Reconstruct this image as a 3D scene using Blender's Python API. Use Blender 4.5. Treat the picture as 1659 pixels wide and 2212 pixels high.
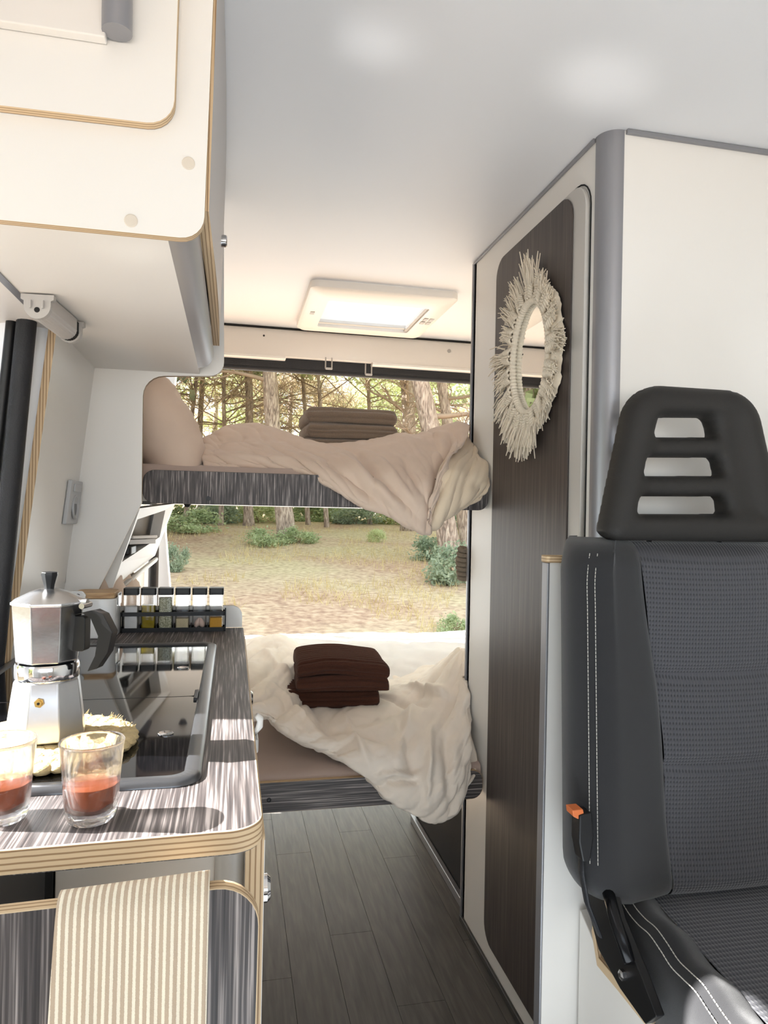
import bpy, math, random
import numpy as np
from mathutils import Vector, Matrix, noise as mnoise
for o in list(bpy.data.objects): bpy.data.objects.remove(o)
S = bpy.context.scene
COL = S.collection
random.seed(7); RNG = np.random.default_rng(7)
# ------------------------------------------------------------------ camera
W, H, F = 1659, 2212, 1513.0
CAMPOS = np.array([0.0, 0.0, 1.2])
def cam_rows(yaw, pitch, roll):
    cy, sy = math.cos(yaw), math.sin(yaw); cp, sp = math.cos(pitch), math.sin(pitch)
    f = np.array([sy*cp, cy*cp, sp]); r = np.array([cy, -sy, 0]); u = np.cross(r, f)
    c, s = math.cos(roll), math.sin(roll)
    return np.array([c*r+s*u, -s*r+c*u, f])
MR = cam_rows(math.radians(12.2), math.radians(.22), math.radians(1.15))
cd = bpy.data.cameras.new('camera'); cam = bpy.data.objects.new('camera', cd); COL.objects.link(cam)
cd.sensor_fit = 'VERTICAL'; cd.sensor_height = 36; cd.sensor_width = 27; cd.lens = F/H*36
cd.clip_start = .02; cd.clip_end = 400
mw = Matrix.Identity(4)
for i in range(3):
    mw[i][0], mw[i][1], mw[i][2], mw[i][3] = MR[0][i], MR[1][i], -MR[2][i], CAMPOS[i]
cam.matrix_world = mw
S.camera = cam
def at(x, y, X=None, Y=None, Z=None):
    """point of the place on the plane X=, Y= or Z= as surveyed from the photograph"""
    d = MR.T @ np.array([(x-W/2)/F, -(y-H/2)/F, 1.0])
    if X is not None: t = (X-CAMPOS[0])/d[0]
    elif Y is not None: t = (Y-CAMPOS[1])/d[1]
    else: t = (Z-CAMPOS[2])/d[2]
    return CAMPOS+t*d
# ------------------------------------------------------------------ world, sun, exposure
vs = S.view_settings
vs.view_transform = 'Standard'; vs.look = 'None'; vs.gamma = 1; vs.use_curve_mapping = False
vs.exposure = 0.16
wd = bpy.data.worlds.new('sky'); S.world = wd; wd.use_nodes = True
bg = wd.node_tree.nodes['Background']
bg.inputs[0].default_value = (.80, .90, 1, 1); bg.inputs[1].default_value = 2.75
sd = bpy.data.lights.new('sun', 'SUN'); sd.energy = 30; sd.angle = math.radians(.6); sd.color = (1, .98, .95)
sun = bpy.data.objects.new('sun', sd); COL.objects.link(sun)
SUND = Vector((1, -.15, -.80)).normalized()
sun.rotation_euler = SUND.to_track_quat('-Z', 'Y').to_euler()
def area(name, loc, aim, sx, sy, e, col=(1, 1, 1)):
    l = bpy.data.lights.new(name, 'AREA'); l.shape = 'RECTANGLE'; l.size = sx; l.size_y = sy; l.energy = e; l.color = col
    o = bpy.data.objects.new(name, l); COL.objects.link(o); o.location = loc
    o.rotation_euler = (Vector(aim)-Vector(loc)).to_track_quat('-Z', 'Y').to_euler(); return o
area('windscreen_fill', (-2.0, -8, .9), (.35, 1.2, 1.3), 9, 2.4, 300, (.86, .94, 1))  # added area light, stands in for daylight from ahead of the van
area('cab_floor_fill', (.3, .15, .05), (.3, .17, 2), .8, 1.3, 14, (.84, .93, 1))  # added lamp facing up, brightens the ceiling in place of floor bounce
area('side_door_fill', (-3.2, .3, .8), (.7, .7, 1.5), 2.4, 1.4, 50, (.86, .94, 1))  # added area light outside the side opening, brightens the aisle walls
area('tailgate_fill', (.4, 5.2, .9), (.4, 1.8, 1.6), 2.4, 1.6, 31, (.9, .96, 1))  # added area light behind the van, stands in for rear daylight
# ------------------------------------------------------------------ helpers
ORG = {}
def tag(o, label=None, cat=None, group=None, kind=None):
    if label: o['label'] = label
    if cat: o['category'] = cat
    if group: o['group'] = group
    if kind: o['kind'] = kind
    return o
def thing(name, label, cat, loc=(0, 0, 0), group=None, kind=None):
    o = bpy.data.objects.new(name, None); COL.objects.link(o); o.location = loc; o.empty_display_size = .05
    ORG[o.name] = np.array(loc, float)
    return tag(o, label, cat, group, kind)
class MB:
    def __init__(s): s.v = []; s.f = []; s.m = []
    def add(s, vs_, fs, m=0):
        b = len(s.v); s.v += [tuple(map(float, p)) for p in vs_]
        s.f += [tuple(i+b for i in q) for q in fs]; s.m += [m]*len(fs) if isinstance(m, int) else list(m); return s
    def box(s, x0, x1, y0, y1, z0, z1, m=0):
        return s.add([(x, y, z) for z in (z0, z1) for y in (y0, y1) for x in (x0, x1)],
                     [(0, 2, 3, 1), (4, 5, 7, 6), (0, 1, 5, 4), (2, 6, 7, 3), (0, 4, 6, 2), (1, 3, 7, 5)], m)
    def prism(s, poly, axis, a, b, m=0, side=None):
        n = len(poly)
        def P(p, t): return {'x': (t, p[0], p[1]), 'y': (p[0], t, p[1]), 'z': (p[0], p[1], t)}[axis]
        side = m if side is None else side
        s.add([P(p, a) for p in poly]+[P(p, b) for p in poly],
              [tuple(range(n))[::-1], tuple(range(n, 2*n))]+[(i, (i+1) % n, n+(i+1) % n, n+i) for i in range(n)],
              [m, m]+[side]*n); return s
    def tube(s, path, r, n=8, closed=False, m=0, cap=True, flat=None, up=None):
        path = [Vector(p) for p in path]; k = len(path); rs = r if hasattr(r, '__len__') else [r]*k
        vs_ = []; prev = None
        for i, p in enumerate(path):
            a = path[(i-1) % k] if (closed or i) else p; b = path[(i+1) % k] if (closed or i < k-1) else p
            t = (b-a); t = t.normalized() if t.length > 1e-9 else Vector((0, 0, 1))
            if up is not None: u = Vector(up)-t*Vector(up).dot(t)
            elif prev is None: u = t.orthogonal()
            else: u = prev-t*prev.dot(t)
            u.normalize(); prev = u; w = t.cross(u)
            fl = flat or (1, 1)
            for j in range(n):
                an = 2*math.pi*j/n; vs_.append(p+(u*math.cos(an)*fl[0]+w*math.sin(an)*fl[1])*rs[i])
        fs = []
        for i in range(k if closed else k-1):
            for j in range(n):
                i2 = (i+1) % k; fs.append((i*n+j, i*n+(j+1) % n, i2*n+(j+1) % n, i2*n+j))
        if cap and not closed: fs += [tuple(range(n))[::-1], tuple(range((k-1)*n, k*n))]
        return s.add(vs_, fs, m)
    def lathe(s, prof, c, n=32, m=0, axis='z', rot=0, scale=(1, 1)):
        vs_ = []
        for r, h in prof:
            for j in range(n):
                a = 2*math.pi*j/n+rot; x, y = r*math.cos(a)*scale[0], r*math.sin(a)*scale[1]
                vs_.append({'z': (c[0]+x, c[1]+y, c[2]+h), 'x': (c[0]+h, c[1]+x, c[2]+y), 'y': (c[0]+x, c[1]+h, c[2]+y)}[axis])
        k = len(prof); fs = []
        for i in range(k-1):
            for j in range(n): fs.append((i*n+j, i*n+(j+1) % n, (i+1)*n+(j+1) % n, (i+1)*n+j))
        if prof[0][0] > 1e-6: fs.append(tuple(range(n))[::-1])
        if prof[-1][0] > 1e-6: fs.append(tuple(range((k-1)*n, k*n)))
        return s.add(vs_, fs, m)
    def grid(s, A, m=0, cu=False, cv=False):
        nu, nv = A.shape[:2]; fs = []
        for i in range(nu if cu else nu-1):
            for j in range(nv if cv else nv-1):
                fs.append((i*nv+j, ((i+1) % nu)*nv+j, ((i+1) % nu)*nv+(j+1) % nv, i*nv+(j+1) % nv))
        return s.add(A.reshape(-1, 3), fs, m)
    def build(s, name, mats, parent=None, smooth=False, bevel=0, seg=2, merge=False, auto=None, sub=0, recalc=True):
        if not isinstance(mats, (list, tuple)): mats = [mats]
        V = np.array(s.v, float)
        if parent is not None: org = ORG[parent.name]
        else:
            lo, hi = V.min(0), V.max(0); org = np.array([(lo[0]+hi[0])/2, (lo[1]+hi[1])/2, lo[2]])
        me = bpy.data.meshes.new(name); me.from_pydata([tuple(p) for p in V-org], [], s.f)
        for mt in mats: me.materials.append(mt)
        if max(s.m or [0]) > 0: me.polygons.foreach_set('material_index', s.m)
        if merge or recalc:
            import bmesh
            b = bmesh.new(); b.from_mesh(me)
            if merge: bmesh.ops.remove_doubles(b, verts=b.verts, dist=1e-5)
            if recalc: bmesh.ops.recalc_face_normals(b, faces=b.faces)
            b.to_mesh(me); b.free()
        o = bpy.data.objects.new(name, me); COL.objects.link(o); ORG[o.name] = org
        if parent is not None: o.parent = parent
        else: o.location = org
        if smooth or auto:
            me.polygons.foreach_set('use_smooth', [True]*len(me.polygons))
        if auto: me.set_sharp_from_angle(angle=math.radians(auto))
        if bevel:
            md = o.modifiers.new('bevel', 'BEVEL'); md.width = bevel; md.segments = seg; md.limit_method = 'ANGLE'; md.angle_limit = math.radians(40)
            if not smooth and not auto:
                me.polygons.foreach_set('use_smooth', [True]*len(me.polygons)); md.harden_normals = True
        if sub:
            md = o.modifiers.new('sub', 'SUBSURF'); md.levels = sub; md.render_levels = sub
        return o
def box(name, b, mats, parent=None, bevel=.002): return MB().box(*b).build(name, mats, parent, bevel=bevel)
def rpoly(pts, rad, n=6):
    """polygon with rounded corners; rad a number or list"""
    k = len(pts); out = []
    for i in range(k):
        r = rad[i] if hasattr(rad, '__len__') else rad
        p = Vector(pts[i]); a = Vector(pts[i-1])-p; b = Vector(pts[(i+1) % k])-p
        if r <= 0: out.append(tuple(p)); continue
        la, lb = a.length, b.length; a.normalize(); b.normalize()
        ang = a.angle(b); d = min(r/math.tan(ang/2), la*.49, lb*.49); r2 = d*math.tan(ang/2)
        c = p+(a+b).normalized()*(r2/math.sin(ang/2))
        s0 = p+a*d-c; s1 = p+b*d-c
        a0 = math.atan2(s0.y, s0.x); a1 = math.atan2(s1.y, s1.x); da = (a1-a0+math.pi) % (2*math.pi)-math.pi
        for j in range(n+1):
            t = a0+da*j/n; out.append((c.x+r2*math.cos(t), c.y+r2*math.sin(t)))
    return out
def rrect(x0, x1, y0, y1, r, n=6): return rpoly([(x0, y0), (x1, y0), (x1, y1), (x0, y1)], r, n)
def cr(P, n):
    """Catmull-Rom resample of points P (k,...) to n samples"""
    P = np.asarray(P, float); k = len(P); t = np.linspace(0, k-1, n); i = np.minimum(t.astype(int), k-2); u = (t-i)
    Q = np.concatenate([[2*P[0]-P[1]], P, [2*P[-1]-P[-2]]]); u = u.reshape(-1, *([1]*(P.ndim-1)))
    a, b, c, d = Q[i], Q[i+1], Q[i+2], Q[i+3]
    return .5*((2*b)+(c-a)*u+(2*a-5*b+4*c-d)*u*u+(3*b-a-3*c+d)*u**3)
def surf(net, nu, nv): return cr(np.swapaxes(cr(np.swapaxes(np.asarray(net, float), 0, 1), nv), 0, 1), nu)
def normals(A):
    du = np.gradient(A, axis=0); dv = np.gradient(A, axis=1); n = np.cross(du, dv)
    return n/np.maximum(np.linalg.norm(n, axis=2, keepdims=True), 1e-9)
def nz(p, s=1.0, off=0.0): return mnoise.noise(Vector((p[0]*s+off, p[1]*s, p[2]*s)))
def nfield(A, scale, off=0.0):
    sc = np.array(scale if hasattr(scale, '__len__') else (scale,)*3)
    B = A.reshape(-1, 3)*sc
    return np.array([mnoise.noise(Vector((p[0]+off, p[1]-off, p[2]+off*.5))) for p in B]).reshape(A.shape[:2])
def copy_tree(o, parent=None):
    c = o.copy(); COL.objects.link(c); c.parent = parent; ORG[c.name] = ORG.get(o.name, np.zeros(3))
    for ch in o.children: copy_tree(ch, c)
    return c
# ------------------------------------------------------------------ materials
MATS = {}
def lin(r, g, b):
    f = lambda c: (c/255/12.92) if c/255 <= .04045 else ((c/255+.055)/1.055)**2.4
    return (f(r), f(g), f(b), 1)
def mat(name, col, rough=.5, metal=0, bump=0, bscale=200, var=0, vscale=8, spec=.5, sheen=0, trans=0, ior=1.45, coat=0, aniso=None):
    m = bpy.data.materials.new(name); m.use_nodes = True; nt = m.node_tree; b = nt.nodes['Principled BSDF']; MATS[name] = m
    b.inputs['Base Color'].default_value = col; b.inputs['Roughness'].default_value = rough; b.inputs['Metallic'].default_value = metal
    b.inputs['Specular IOR Level'].default_value = spec; b.inputs['IOR'].default_value = ior
    if sheen: b.inputs['Sheen Weight'].default_value = sheen
    if trans: b.inputs['Transmission Weight'].default_value = trans
    if coat: b.inputs['Coat Weight'].default_value = coat
    tc = nt.nodes.new('ShaderNodeTexCoord')
    def noise(scale, detail=4):
        mp = nt.nodes.new('ShaderNodeMapping')
        if aniso: mp.inputs['Scale'].default_value = aniso
        n = nt.nodes.new('ShaderNodeTexNoise'); n.inputs['Scale'].default_value = scale; n.inputs['Detail'].default_value = detail
        nt.links.new(tc.outputs['Object'], mp.inputs[0]); nt.links.new(mp.outputs[0], n.inputs['Vector']); return n
    if var:
        n = noise(vscale); r = nt.nodes.new('ShaderNodeMix'); r.data_type = 'RGBA'
        r.inputs[6].default_value = tuple(c*(1-var) for c in col[:3])+(1,); r.inputs[7].default_value = tuple(min(1, c*(1+var)) for c in col[:3])+(1,)
        nt.links.new(n.outputs['Fac'], r.inputs[0]); nt.links.new(r.outputs[2], b.inputs['Base Color'])
    if bump:
        n = noise(bscale, 3); bp = nt.nodes.new('ShaderNodeBump'); bp.inputs['Strength'].default_value = bump; bp.inputs['Distance'].default_value = .002
        nt.links.new(n.outputs['Fac'], bp.inputs['Height']); nt.links.new(bp.outputs[0], b.inputs['Normal'])
    return m
def ramp_mat(name, scale, stops, mapping, rough=.5, bump=.1, detail=6, distort=0, tex='noise', coat=0, bdist=.001):
    m = bpy.data.materials.new(name); m.use_nodes = True; nt = m.node_tree; b = nt.nodes['Principled BSDF']; MATS[name] = m
    tc = nt.nodes.new('ShaderNodeTexCoord'); mp = nt.nodes.new('ShaderNodeMapping'); mp.inputs['Scale'].default_value = mapping
    n = nt.nodes.new('ShaderNodeTexNoise'); n.inputs['Scale'].default_value = scale; n.inputs['Detail'].default_value = detail; n.inputs['Distortion'].default_value = distort
    nt.links.new(tc.outputs['Object'], mp.inputs[0]); nt.links.new(mp.outputs[0], n.inputs['Vector'])
    r = nt.nodes.new('ShaderNodeValToRGB'); e = r.color_ramp.elements
    e[0].position, e[0].color = stops[0]; e[1].position, e[1].color = stops[-1]
    for p, c in stops[1:-1]: q = e.new(p); q.color = c
    nt.links.new(n.outputs['Fac'], r.inputs[0]); nt.links.new(r.outputs[0], b.inputs['Base Color'])
    b.inputs['Roughness'].default_value = rough
    if coat: b.inputs['Coat Weight'].default_value = coat
    bp = nt.nodes.new('ShaderNodeBump'); bp.inputs['Strength'].default_value = bump; bp.inputs['Distance'].default_value = bdist
    nt.links.new(n.outputs['Fac'], bp.inputs['Height']); nt.links.new(bp.outputs[0], b.inputs['Normal'])
    return m
white = mat('white_laminate', lin(234, 231, 226), .38, bump=.03, bscale=900)
cream = mat('cream_laminate', lin(230, 225, 219), .42, bump=.03, bscale=900)
ceil_m = mat('ceiling_lining', lin(228, 228, 230), .42, bump=.04, bscale=700, aniso=(.1, 1, 1))
body_white = mat('painted_body', lin(240, 243, 248), .25)
WS = [(.32, lin(46, 42, 42)), (.48, lin(74, 68, 67)), (.56, lin(100, 93, 91)), (.66, lin(158, 149, 145))]
def wood(n, mp, sc=1): return ramp_mat(n, 10*sc, WS, mp, .5, .3, 3, 0)
wood_z = wood('dark_oak_vertical', (38, 38, .55)); wood_x = wood('dark_oak_across', (.55, 38, 38)); wood_y = wood('dark_oak_lengthwise', (36, .7, 36))
DS = [(.25, lin(50, 43, 41)), (.5, lin(68, 60, 57)), (.75, lin(92, 82, 77))]
wood_door = ramp_mat('door_oak', 14, DS, (12, 12, .35), .48, .15, 5, .2)
def ply(n, axis):
    m = bpy.data.materials.new(n); m.use_nodes = True; nt = m.node_tree; b = nt.nodes['Principled BSDF']
    tc = nt.nodes.new('ShaderNodeTexCoord'); w = nt.nodes.new('ShaderNodeTexWave'); w.wave_type = 'BANDS'; w.bands_direction = axis
    w.inputs['Scale'].default_value = 62; w.inputs['Distortion'].default_value = .35; w.inputs['Detail'].default_value = 2
    nt.links.new(tc.outputs['Object'], w.inputs['Vector'])
    r = nt.nodes.new('ShaderNodeValToRGB'); r.color_ramp.elements[0].color = lin(150, 118, 84); r.color_ramp.elements[0].position = .02
    r.color_ramp.elements[1].color = lin(212, 186, 150); r.color_ramp.elements[1].position = .38
    nt.links.new(w.outputs['Fac'], r.inputs[0]); nt.links.new(r.outputs[0], b.inputs['Base Color']); b.inputs['Roughness'].default_value = .6
    return m
ply_x, ply_y, ply_z = ply('plywood_edge_x', 'X'), ply('plywood_edge_y', 'Y'), ply('plywood_edge_z', 'Z')
alu = mat('grey_aluminium', lin(150, 150, 154), .38, .55, bump=.02, bscale=400, aniso=(1, 1, .02))
alu_lt = mat('light_grey_trim', lin(196, 193, 188), .4, .1)
steel = mat('steel', lin(190, 190, 192), .25, 1)
chrome = mat('chrome', lin(220, 220, 222), .08, 1)
black_rub = mat('black_rubber', lin(34, 35, 39), .6, bump=.5, bscale=350)
black_pl = mat('black_plastic', lin(24, 24, 26), .4)
black_mt = mat('black_metal', lin(20, 20, 22), .38, .3)
grey_pl = mat('grey_plastic', lin(176, 172, 168), .45)
white_pl = mat('white_plastic', lin(232, 228, 222), .35)
dark = mat('dark_gap', lin(26, 25, 25), .8)
felt = mat('grey_felt', lin(110, 108, 106), .95, bump=.8, bscale=900, var=.5, vscale=600)
carpet_dk = mat('charcoal_carpet', lin(44, 42, 42), .95, bump=.9, bscale=700, var=.4, vscale=500)
def fabric(n, col, sc=1200, b=.25, var=.06): return mat(n, col, .9, bump=b, bscale=sc, var=var, vscale=18, spec=.2, sheen=.25)
linen = fabric('taupe_linen', lin(218, 195, 176)); linen_lt = fabric('sand_linen', lin(228, 208, 182)); linen_wh = fabric('offwhite_linen', lin(247, 234, 219))
sheet_m = fabric('taupe_sheet', lin(186, 165, 153)); sheet_wh = fabric('white_sheet', lin(232, 226, 220))
terry_t = mat('taupe_terry', lin(136, 117, 100), 1, bump=1, bscale=650, var=.3, vscale=420, spec=.1, sheen=.4)
terry_d = mat('brown_terry', lin(80, 50, 39), 1, bump=1, bscale=650, var=.35, vscale=420, spec=.1, sheen=.08)
cotton = mat('macrame_cotton', lin(232, 220, 200), .95, bump=.5, bscale=900, var=.12, vscale=90)
def clear(name, k=.3, ior=1.4):
    m = mat(name, (1, 1, 1, 1), .02, trans=1, ior=ior); nt = m.node_tree; tr = nt.nodes.new('ShaderNodeBsdfTransparent'); ms = nt.nodes.new('ShaderNodeMixShader'); ms.inputs[0].default_value = k
    nt.links.new(nt.nodes['Principled BSDF'].outputs[0], ms.inputs[1]); nt.links.new(tr.outputs[0], ms.inputs[2]); nt.links.new(ms.outputs[0], nt.nodes['Material Output'].inputs[0]); return m
glass = clear('clear_glass')
mirror_m = mat('mirror_silver', (.92, .93, .92, 1), .01, 1)
# ================================================================== SETTING
CZ = 1.955; WX = .69; YE = 1.73; CT = .92
def struct(name, mb, mats, label, parent=None, **k):
    o = mb.build(name, mats, parent, **k)
    if parent is None: tag(o, label, None, None, 'structure')
    return o
floor_m = ramp_mat('vinyl_plank', 9, [(.3, lin(78, 74, 69)), (.5, lin(90, 86, 81)), (.7, lin(103, 98, 92))], (9, .8, 9), .55, .12, 5, .4)
fl = struct('floor', MB().box(-.75, 1.5, -1.6, 2.92, -.06, -.005), mat('floor_joint', lin(52, 49, 46), .8), 'dark grey brown vinyl plank floor of the van aisle')
pw = .122; k = 0
for i in range(8):
    x0 = -.07+i*pw; y = .35+[.0, .52, .2, .7, .35, .1, .6, .3][i]*.9-.9
    while y < 2.9:
        a, b_ = max(y, .0), min(y+.95, 2.915)
        if b_-a > .05: MB().box(x0+.0004, x0+pw-.0004, a+.0004, b_-.0004, -.005, 0).build('plank', floor_m, fl, bevel=.0003, seg=1)
        y += .95
# ceiling with an opening for the roof hatch
hx0, hx1, hy0, hy1 = .285, .685, 2.33, 2.735
cb = MB()
cb.box(-.75, hx0, -1.6, 2.92, CZ, CZ+.03); cb.box(hx1, 1.5, -1.6, 2.92, CZ, CZ+.03); cb.box(hx0, hx1, -1.6, hy0, CZ, CZ+.03); cb.box(hx0, hx1, hy1, 2.92, CZ, CZ+.03)
struct('ceiling', cb, ceil_m, 'smooth pale grey van ceiling lining')
struct('wall_right', MB().box(1.45, 1.5, -1.6, 2.9, 0, CZ), white, 'white side wall behind the passenger seat')
struct('wall_left', MB().box(-.75, -.7, -1.6, .15, 0, CZ).box(-.7, -.45, -1.6, -.95, 0, .8), white, 'white cab side wall beside the side door')
struct('wall_front', MB().box(-.75, 1.5, -1.68, -1.6, 0, .95).box(-.75, 1.5, -1.68, -1.6, 1.72, CZ+.03).box(-.75, -.68, -1.68, -1.6, .95, 1.72).box(1.25, 1.5, -1.68, -1.6, .95, 1.72), white, 'unseen cab front wall added around the windscreen to limit the front light')  # added out of view to cut the sky light entering from the front
# left wall lining with a leaning face, plywood front edge
def leanX(z): return -.32+(1.52-z)*-.108
lw = MB(); ya, yb = 1.372, YE
zs = (.80, 1.53); th = .014
lw.add([(leanX(z)-d, y, z) for z in zs for y in (ya, yb) for d in (0, th)],
       [(0, 2, 6, 4), (1, 5, 7, 3), (0, 4, 5, 1), (2, 3, 7, 6), (4, 6, 7, 5), (0, 1, 3, 2)], [0, 0, 1, 0, 0, 0])
struct('wall_lining', lw, [white, ply_x], 'leaning white wall board with a plywood front edge above the hob')
tag(bpy.data.objects['wall_lining'], kind='structure')
struct('wall_rear_side', MB().box(-.47, -.335, YE+.016, 2.9, .0, CZ), white, 'white side wall beside the bunks')
rh = thing('wall_rear', 'cream header board over the open rear doorway', None, (.5, 2.88, 1.8), kind='structure')
MB().box(-.33, 1.45, 2.885, 2.915, 1.838, CZ-.001).build('header_board', cream, rh, bevel=.002)
MB().box(-.33, .20, 2.872, 2.93, 1.826, 1.8375).box(.56, 1.45, 2.872, 2.93, 1.826, 1.8375).build('lip', white, rh, bevel=.003)
MB().box(-.33, 1.45, 2.916, 2.932, 1.80, 1.845).build('seal_backing', black_rub, rh)
MB().box(-.33, 1.45, 2.875, 2.884, CZ-.008, CZ-.0005).build('edge_bead', dark, rh, bevel=.002)
c = at(570, 725, Y=2.884); MB().lathe([(.004, 0), (.004, -.0015)], c, 12, axis='y').build('screw_hole', dark, rh)
c = at(970, 758, Y=2.884); MB().lathe([(.008, 0), (.008, -.002)], c, 16, axis='y').build('screw_cap', grey_pl, rh)
rs = struct('trim_1', MB().tube([(-.305, 2.94, .3), (-.305, 2.94, 1.75), (-.27, 2.94, 1.803), (1.3, 2.94, 1.803), (1.34, 2.94, 1.75), (1.34, 2.94, .3)], .02, 10, up=(0, 1, 0)), black_rub, 'black rubber seal around the rear doorway', smooth=True)
for px_ in (710, 796):
    c = at(px_, 788 if px_ < 750 else 801, Y=2.87)
    t = thing('blind_clip', 'small grey wire blind clip under the rear header, '+('nearer the overhead cabinet' if px_ < 750 else 'nearer the bathroom wall'), 'clip', tuple(c))
    for s in (-1, 1): MB().tube([(c[0]+s*.013, c[1], c[2]+.03), (c[0]+s*.013, c[1], c[2]-.012), (c[0]+s*.013, c[1]-.008, c[2]-.018)], .0028, 6).build('wire', grey_pl, t, smooth=True)
    MB().box(c[0]-.014, c[0]+.014, c[1]-.012, c[1]-.005, c[2]-.021, c[2]-.013).build('hook', grey_pl, t, bevel=.002)
# side door pillar, seals, header, sill
struct('trim_2', MB().tube([tuple(at(x, y, Y=1.335)) for x, y in ((62, 610), (58, 690), (36, 920), (12, 1180), (-14, 1440), (-36, 1640))], .0165, 12), black_rub, 'thick black rubber seal along the side door pillar', smooth=True)
struct('trim_3', MB().tube([tuple(at(x, y, Y=1.345)) for x, y in ((30, 640), (22, 720), (-6, 980), (-40, 1320), (-58, 1500))], .009, 10), black_pl, 'thin black rubber strip outside the side door seal', smooth=True)
pl = MB(); zz = (.75, 1.56)
pl.add([(leanX(z)-o_, y, z) for z in zz for (o_, y) in ((.0145, 1.38), (.075, 1.352), (.16, 1.40), (.16, 1.50), (.0145, 1.50))],
       [(0, 1, 6, 5), (1, 2, 7, 6), (2, 3, 8, 7), (3, 4, 9, 8), (4, 0, 5, 9), (0, 4, 3, 2, 1), (5, 6, 7, 8, 9)])
struct('door_pillar', pl, body_white, 'white painted van pillar beside the side door seal')
tag(bpy.data.objects['door_pillar'], kind='structure')
struct('wall_outer', MB().box(-.62, -.49, 1.42, 2.92, -.3, 2.0).box(-.66, -.45, -.3, 1.5, 1.64, 2.0), body_white, 'white painted van body above the side door')
tag(bpy.data.objects['wall_outer'], kind='structure')
sl = thing('door_3', 'white sliding side door pushed partly open outside the pillar', None, (-.73, 1.7, .0), kind='structure')
MB().prism(rpoly([(1.08, -.1), (2.35, -.1), (2.35, 1.0), (1.08, 1.0)], .03), 'x', -.76, -.71).build('lower_panel', body_white, sl, bevel=.006)
wf = MB(); Oq = rrect(1.08, 2.35, 1.0, 1.9, .06); Iq = rrect(1.46, 2.23, 1.08, 1.78, .08)
wf.grid(np.array([[(x_, p[0], p[1]) for p in R__] for R__, x_ in ((Oq, -.76), (Oq, -.71), (Iq, -.71), (Iq, -.76))]), cu=True, cv=True); wf.build('window_surround', body_white, sl, auto=40)
MB().prism(rrect(1.465, 2.225, 1.085, 1.775, .078), 'x', -.738, -.732).build('pane', clear('tinted_pane', .5), sl)
struct('added_shade_pillar', MB().prism(rrect(-.76, -.66, .50, .70, .02), 'z', -.1, 2.0), body_white, 'unseen white van pillar added between the cab door and the side door for shade')  # pillar added out of view to keep the sun off the tea towel
rd = MB(); e = [tuple(at(x, y, Y=3.06)[[0, 2]]) for x, y in ((384, 790), (374, 880), (362, 1000), (359, 1150), (368, 1260), (376, 1380), (380, 1500))]
rd.prism(e+[(-.36, e[-1][1]), (-.36, e[0][1])], 'y', 3.03, 3.09)
struct('door_2', rd, body_white, 'white rear van door folded open beside the bunks', bevel=.006)
# ---------------------------------------------------------------- bathroom cabin
struct('wall_bathroom', MB().box(WX, WX+.02, 1.262, 1.985, 0, CZ-.001).box(.722, 1.45, 1.229, 1.249, 0, CZ-.001).box(WX, 1.45, 1.965, 1.985, 0, CZ-.001), white, 'white bathroom cabin walls beside the aisle')
tag(bpy.data.objects['wall_bathroom'], kind='structure')
cp = [(.724-.036*math.cos(a), 1.264-.036*math.sin(a)) for a in np.linspace(-.1, math.pi/2+.1, 14)]+[(.724, 1.264)]
struct('trim_4', MB().prism(cp, 'z', 0, CZ), alu, 'grey aluminium corner profile of the bathroom cabin', auto=40)
struct('trim_5', MB().box(WX-.005, WX+.003, 1.978, 1.99, 0, CZ-.002), alu, 'thin grey edge strip at the rear of the bathroom wall', bevel=.001)
struct('trim_6', MB().box(WX-.006, WX, 1.27, 1.978, CZ-.008, CZ-.0005).box(.73, 1.45, 1.221, 1.229, CZ-.009, CZ-.0005), alu, 'grey bead where the bathroom walls meet the ceiling', bevel=.001)
struct('baseboard_right', MB().box(WX-.008, WX, 1.25, 1.985, 0.0005, .018), mat('dark_skirting', lin(70, 68, 66), .5), 'dark skirting strip at the foot of the bathroom wall', bevel=.002)
dr = thing('door_1', 'tall dark oak bathroom door with rounded corners', None, (WX, 1.53, .08), kind='structure')
MB().prism(rrect(1.288, 1.772, .075, 1.885, .055), 'x', WX-.010, WX-.0005).build('door_frame', alu_lt, dr, bevel=.003)
MB().prism(rrect(1.338, 1.767, .08, 1.88, .05), 'x', WX-.014, WX-.0101).build('door_panel', wood_door, dr, bevel=.0015)
gk = MB(); P = rrect(1.2835, 1.7765, .0705, 1.8895, .058); gk.tube([(WX-.001, p[0], p[1]) for p in P], .0016, 6, closed=True); gk.build('gasket', dark, dr, smooth=True)
# half-height partition behind the seat
hw = thing('partition', 'low white half wall with a plywood top edge behind the seat', 'partition', (.9, 1.2, 0))
MB().box(.5712, 1.44, 1.193, 1.213, 0.0005, 1.118).build('panel', white, hw, bevel=.001)
MB().prism(rrect(.564, 1.44, 1.188, 1.218, .006), 'z', 1.1185, 1.131, 0).build('top_edge', ply_z, hw, bevel=.001)
MB().box(.566, .571, 1.191, 1.215, 0.0005, 1.118).build('edge_profile', alu, hw, bevel=.002)
# wheel-arch box in the garage under the bed
box('carpet_box', (.725, 1.4, 2.0, 2.66, 0.001, .42), carpet_dk, None, .004)
tag(bpy.data.objects['carpet_box'], 'charcoal carpeted storage box under the lower bed', 'box')
box('floor_strip', (.705, .722, 2.0, 2.66, 0.0005, .03), alu, None, .003); tag(bpy.data.objects['floor_strip'], 'grey aluminium strip along the foot of the carpeted box', 'trim')
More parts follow.
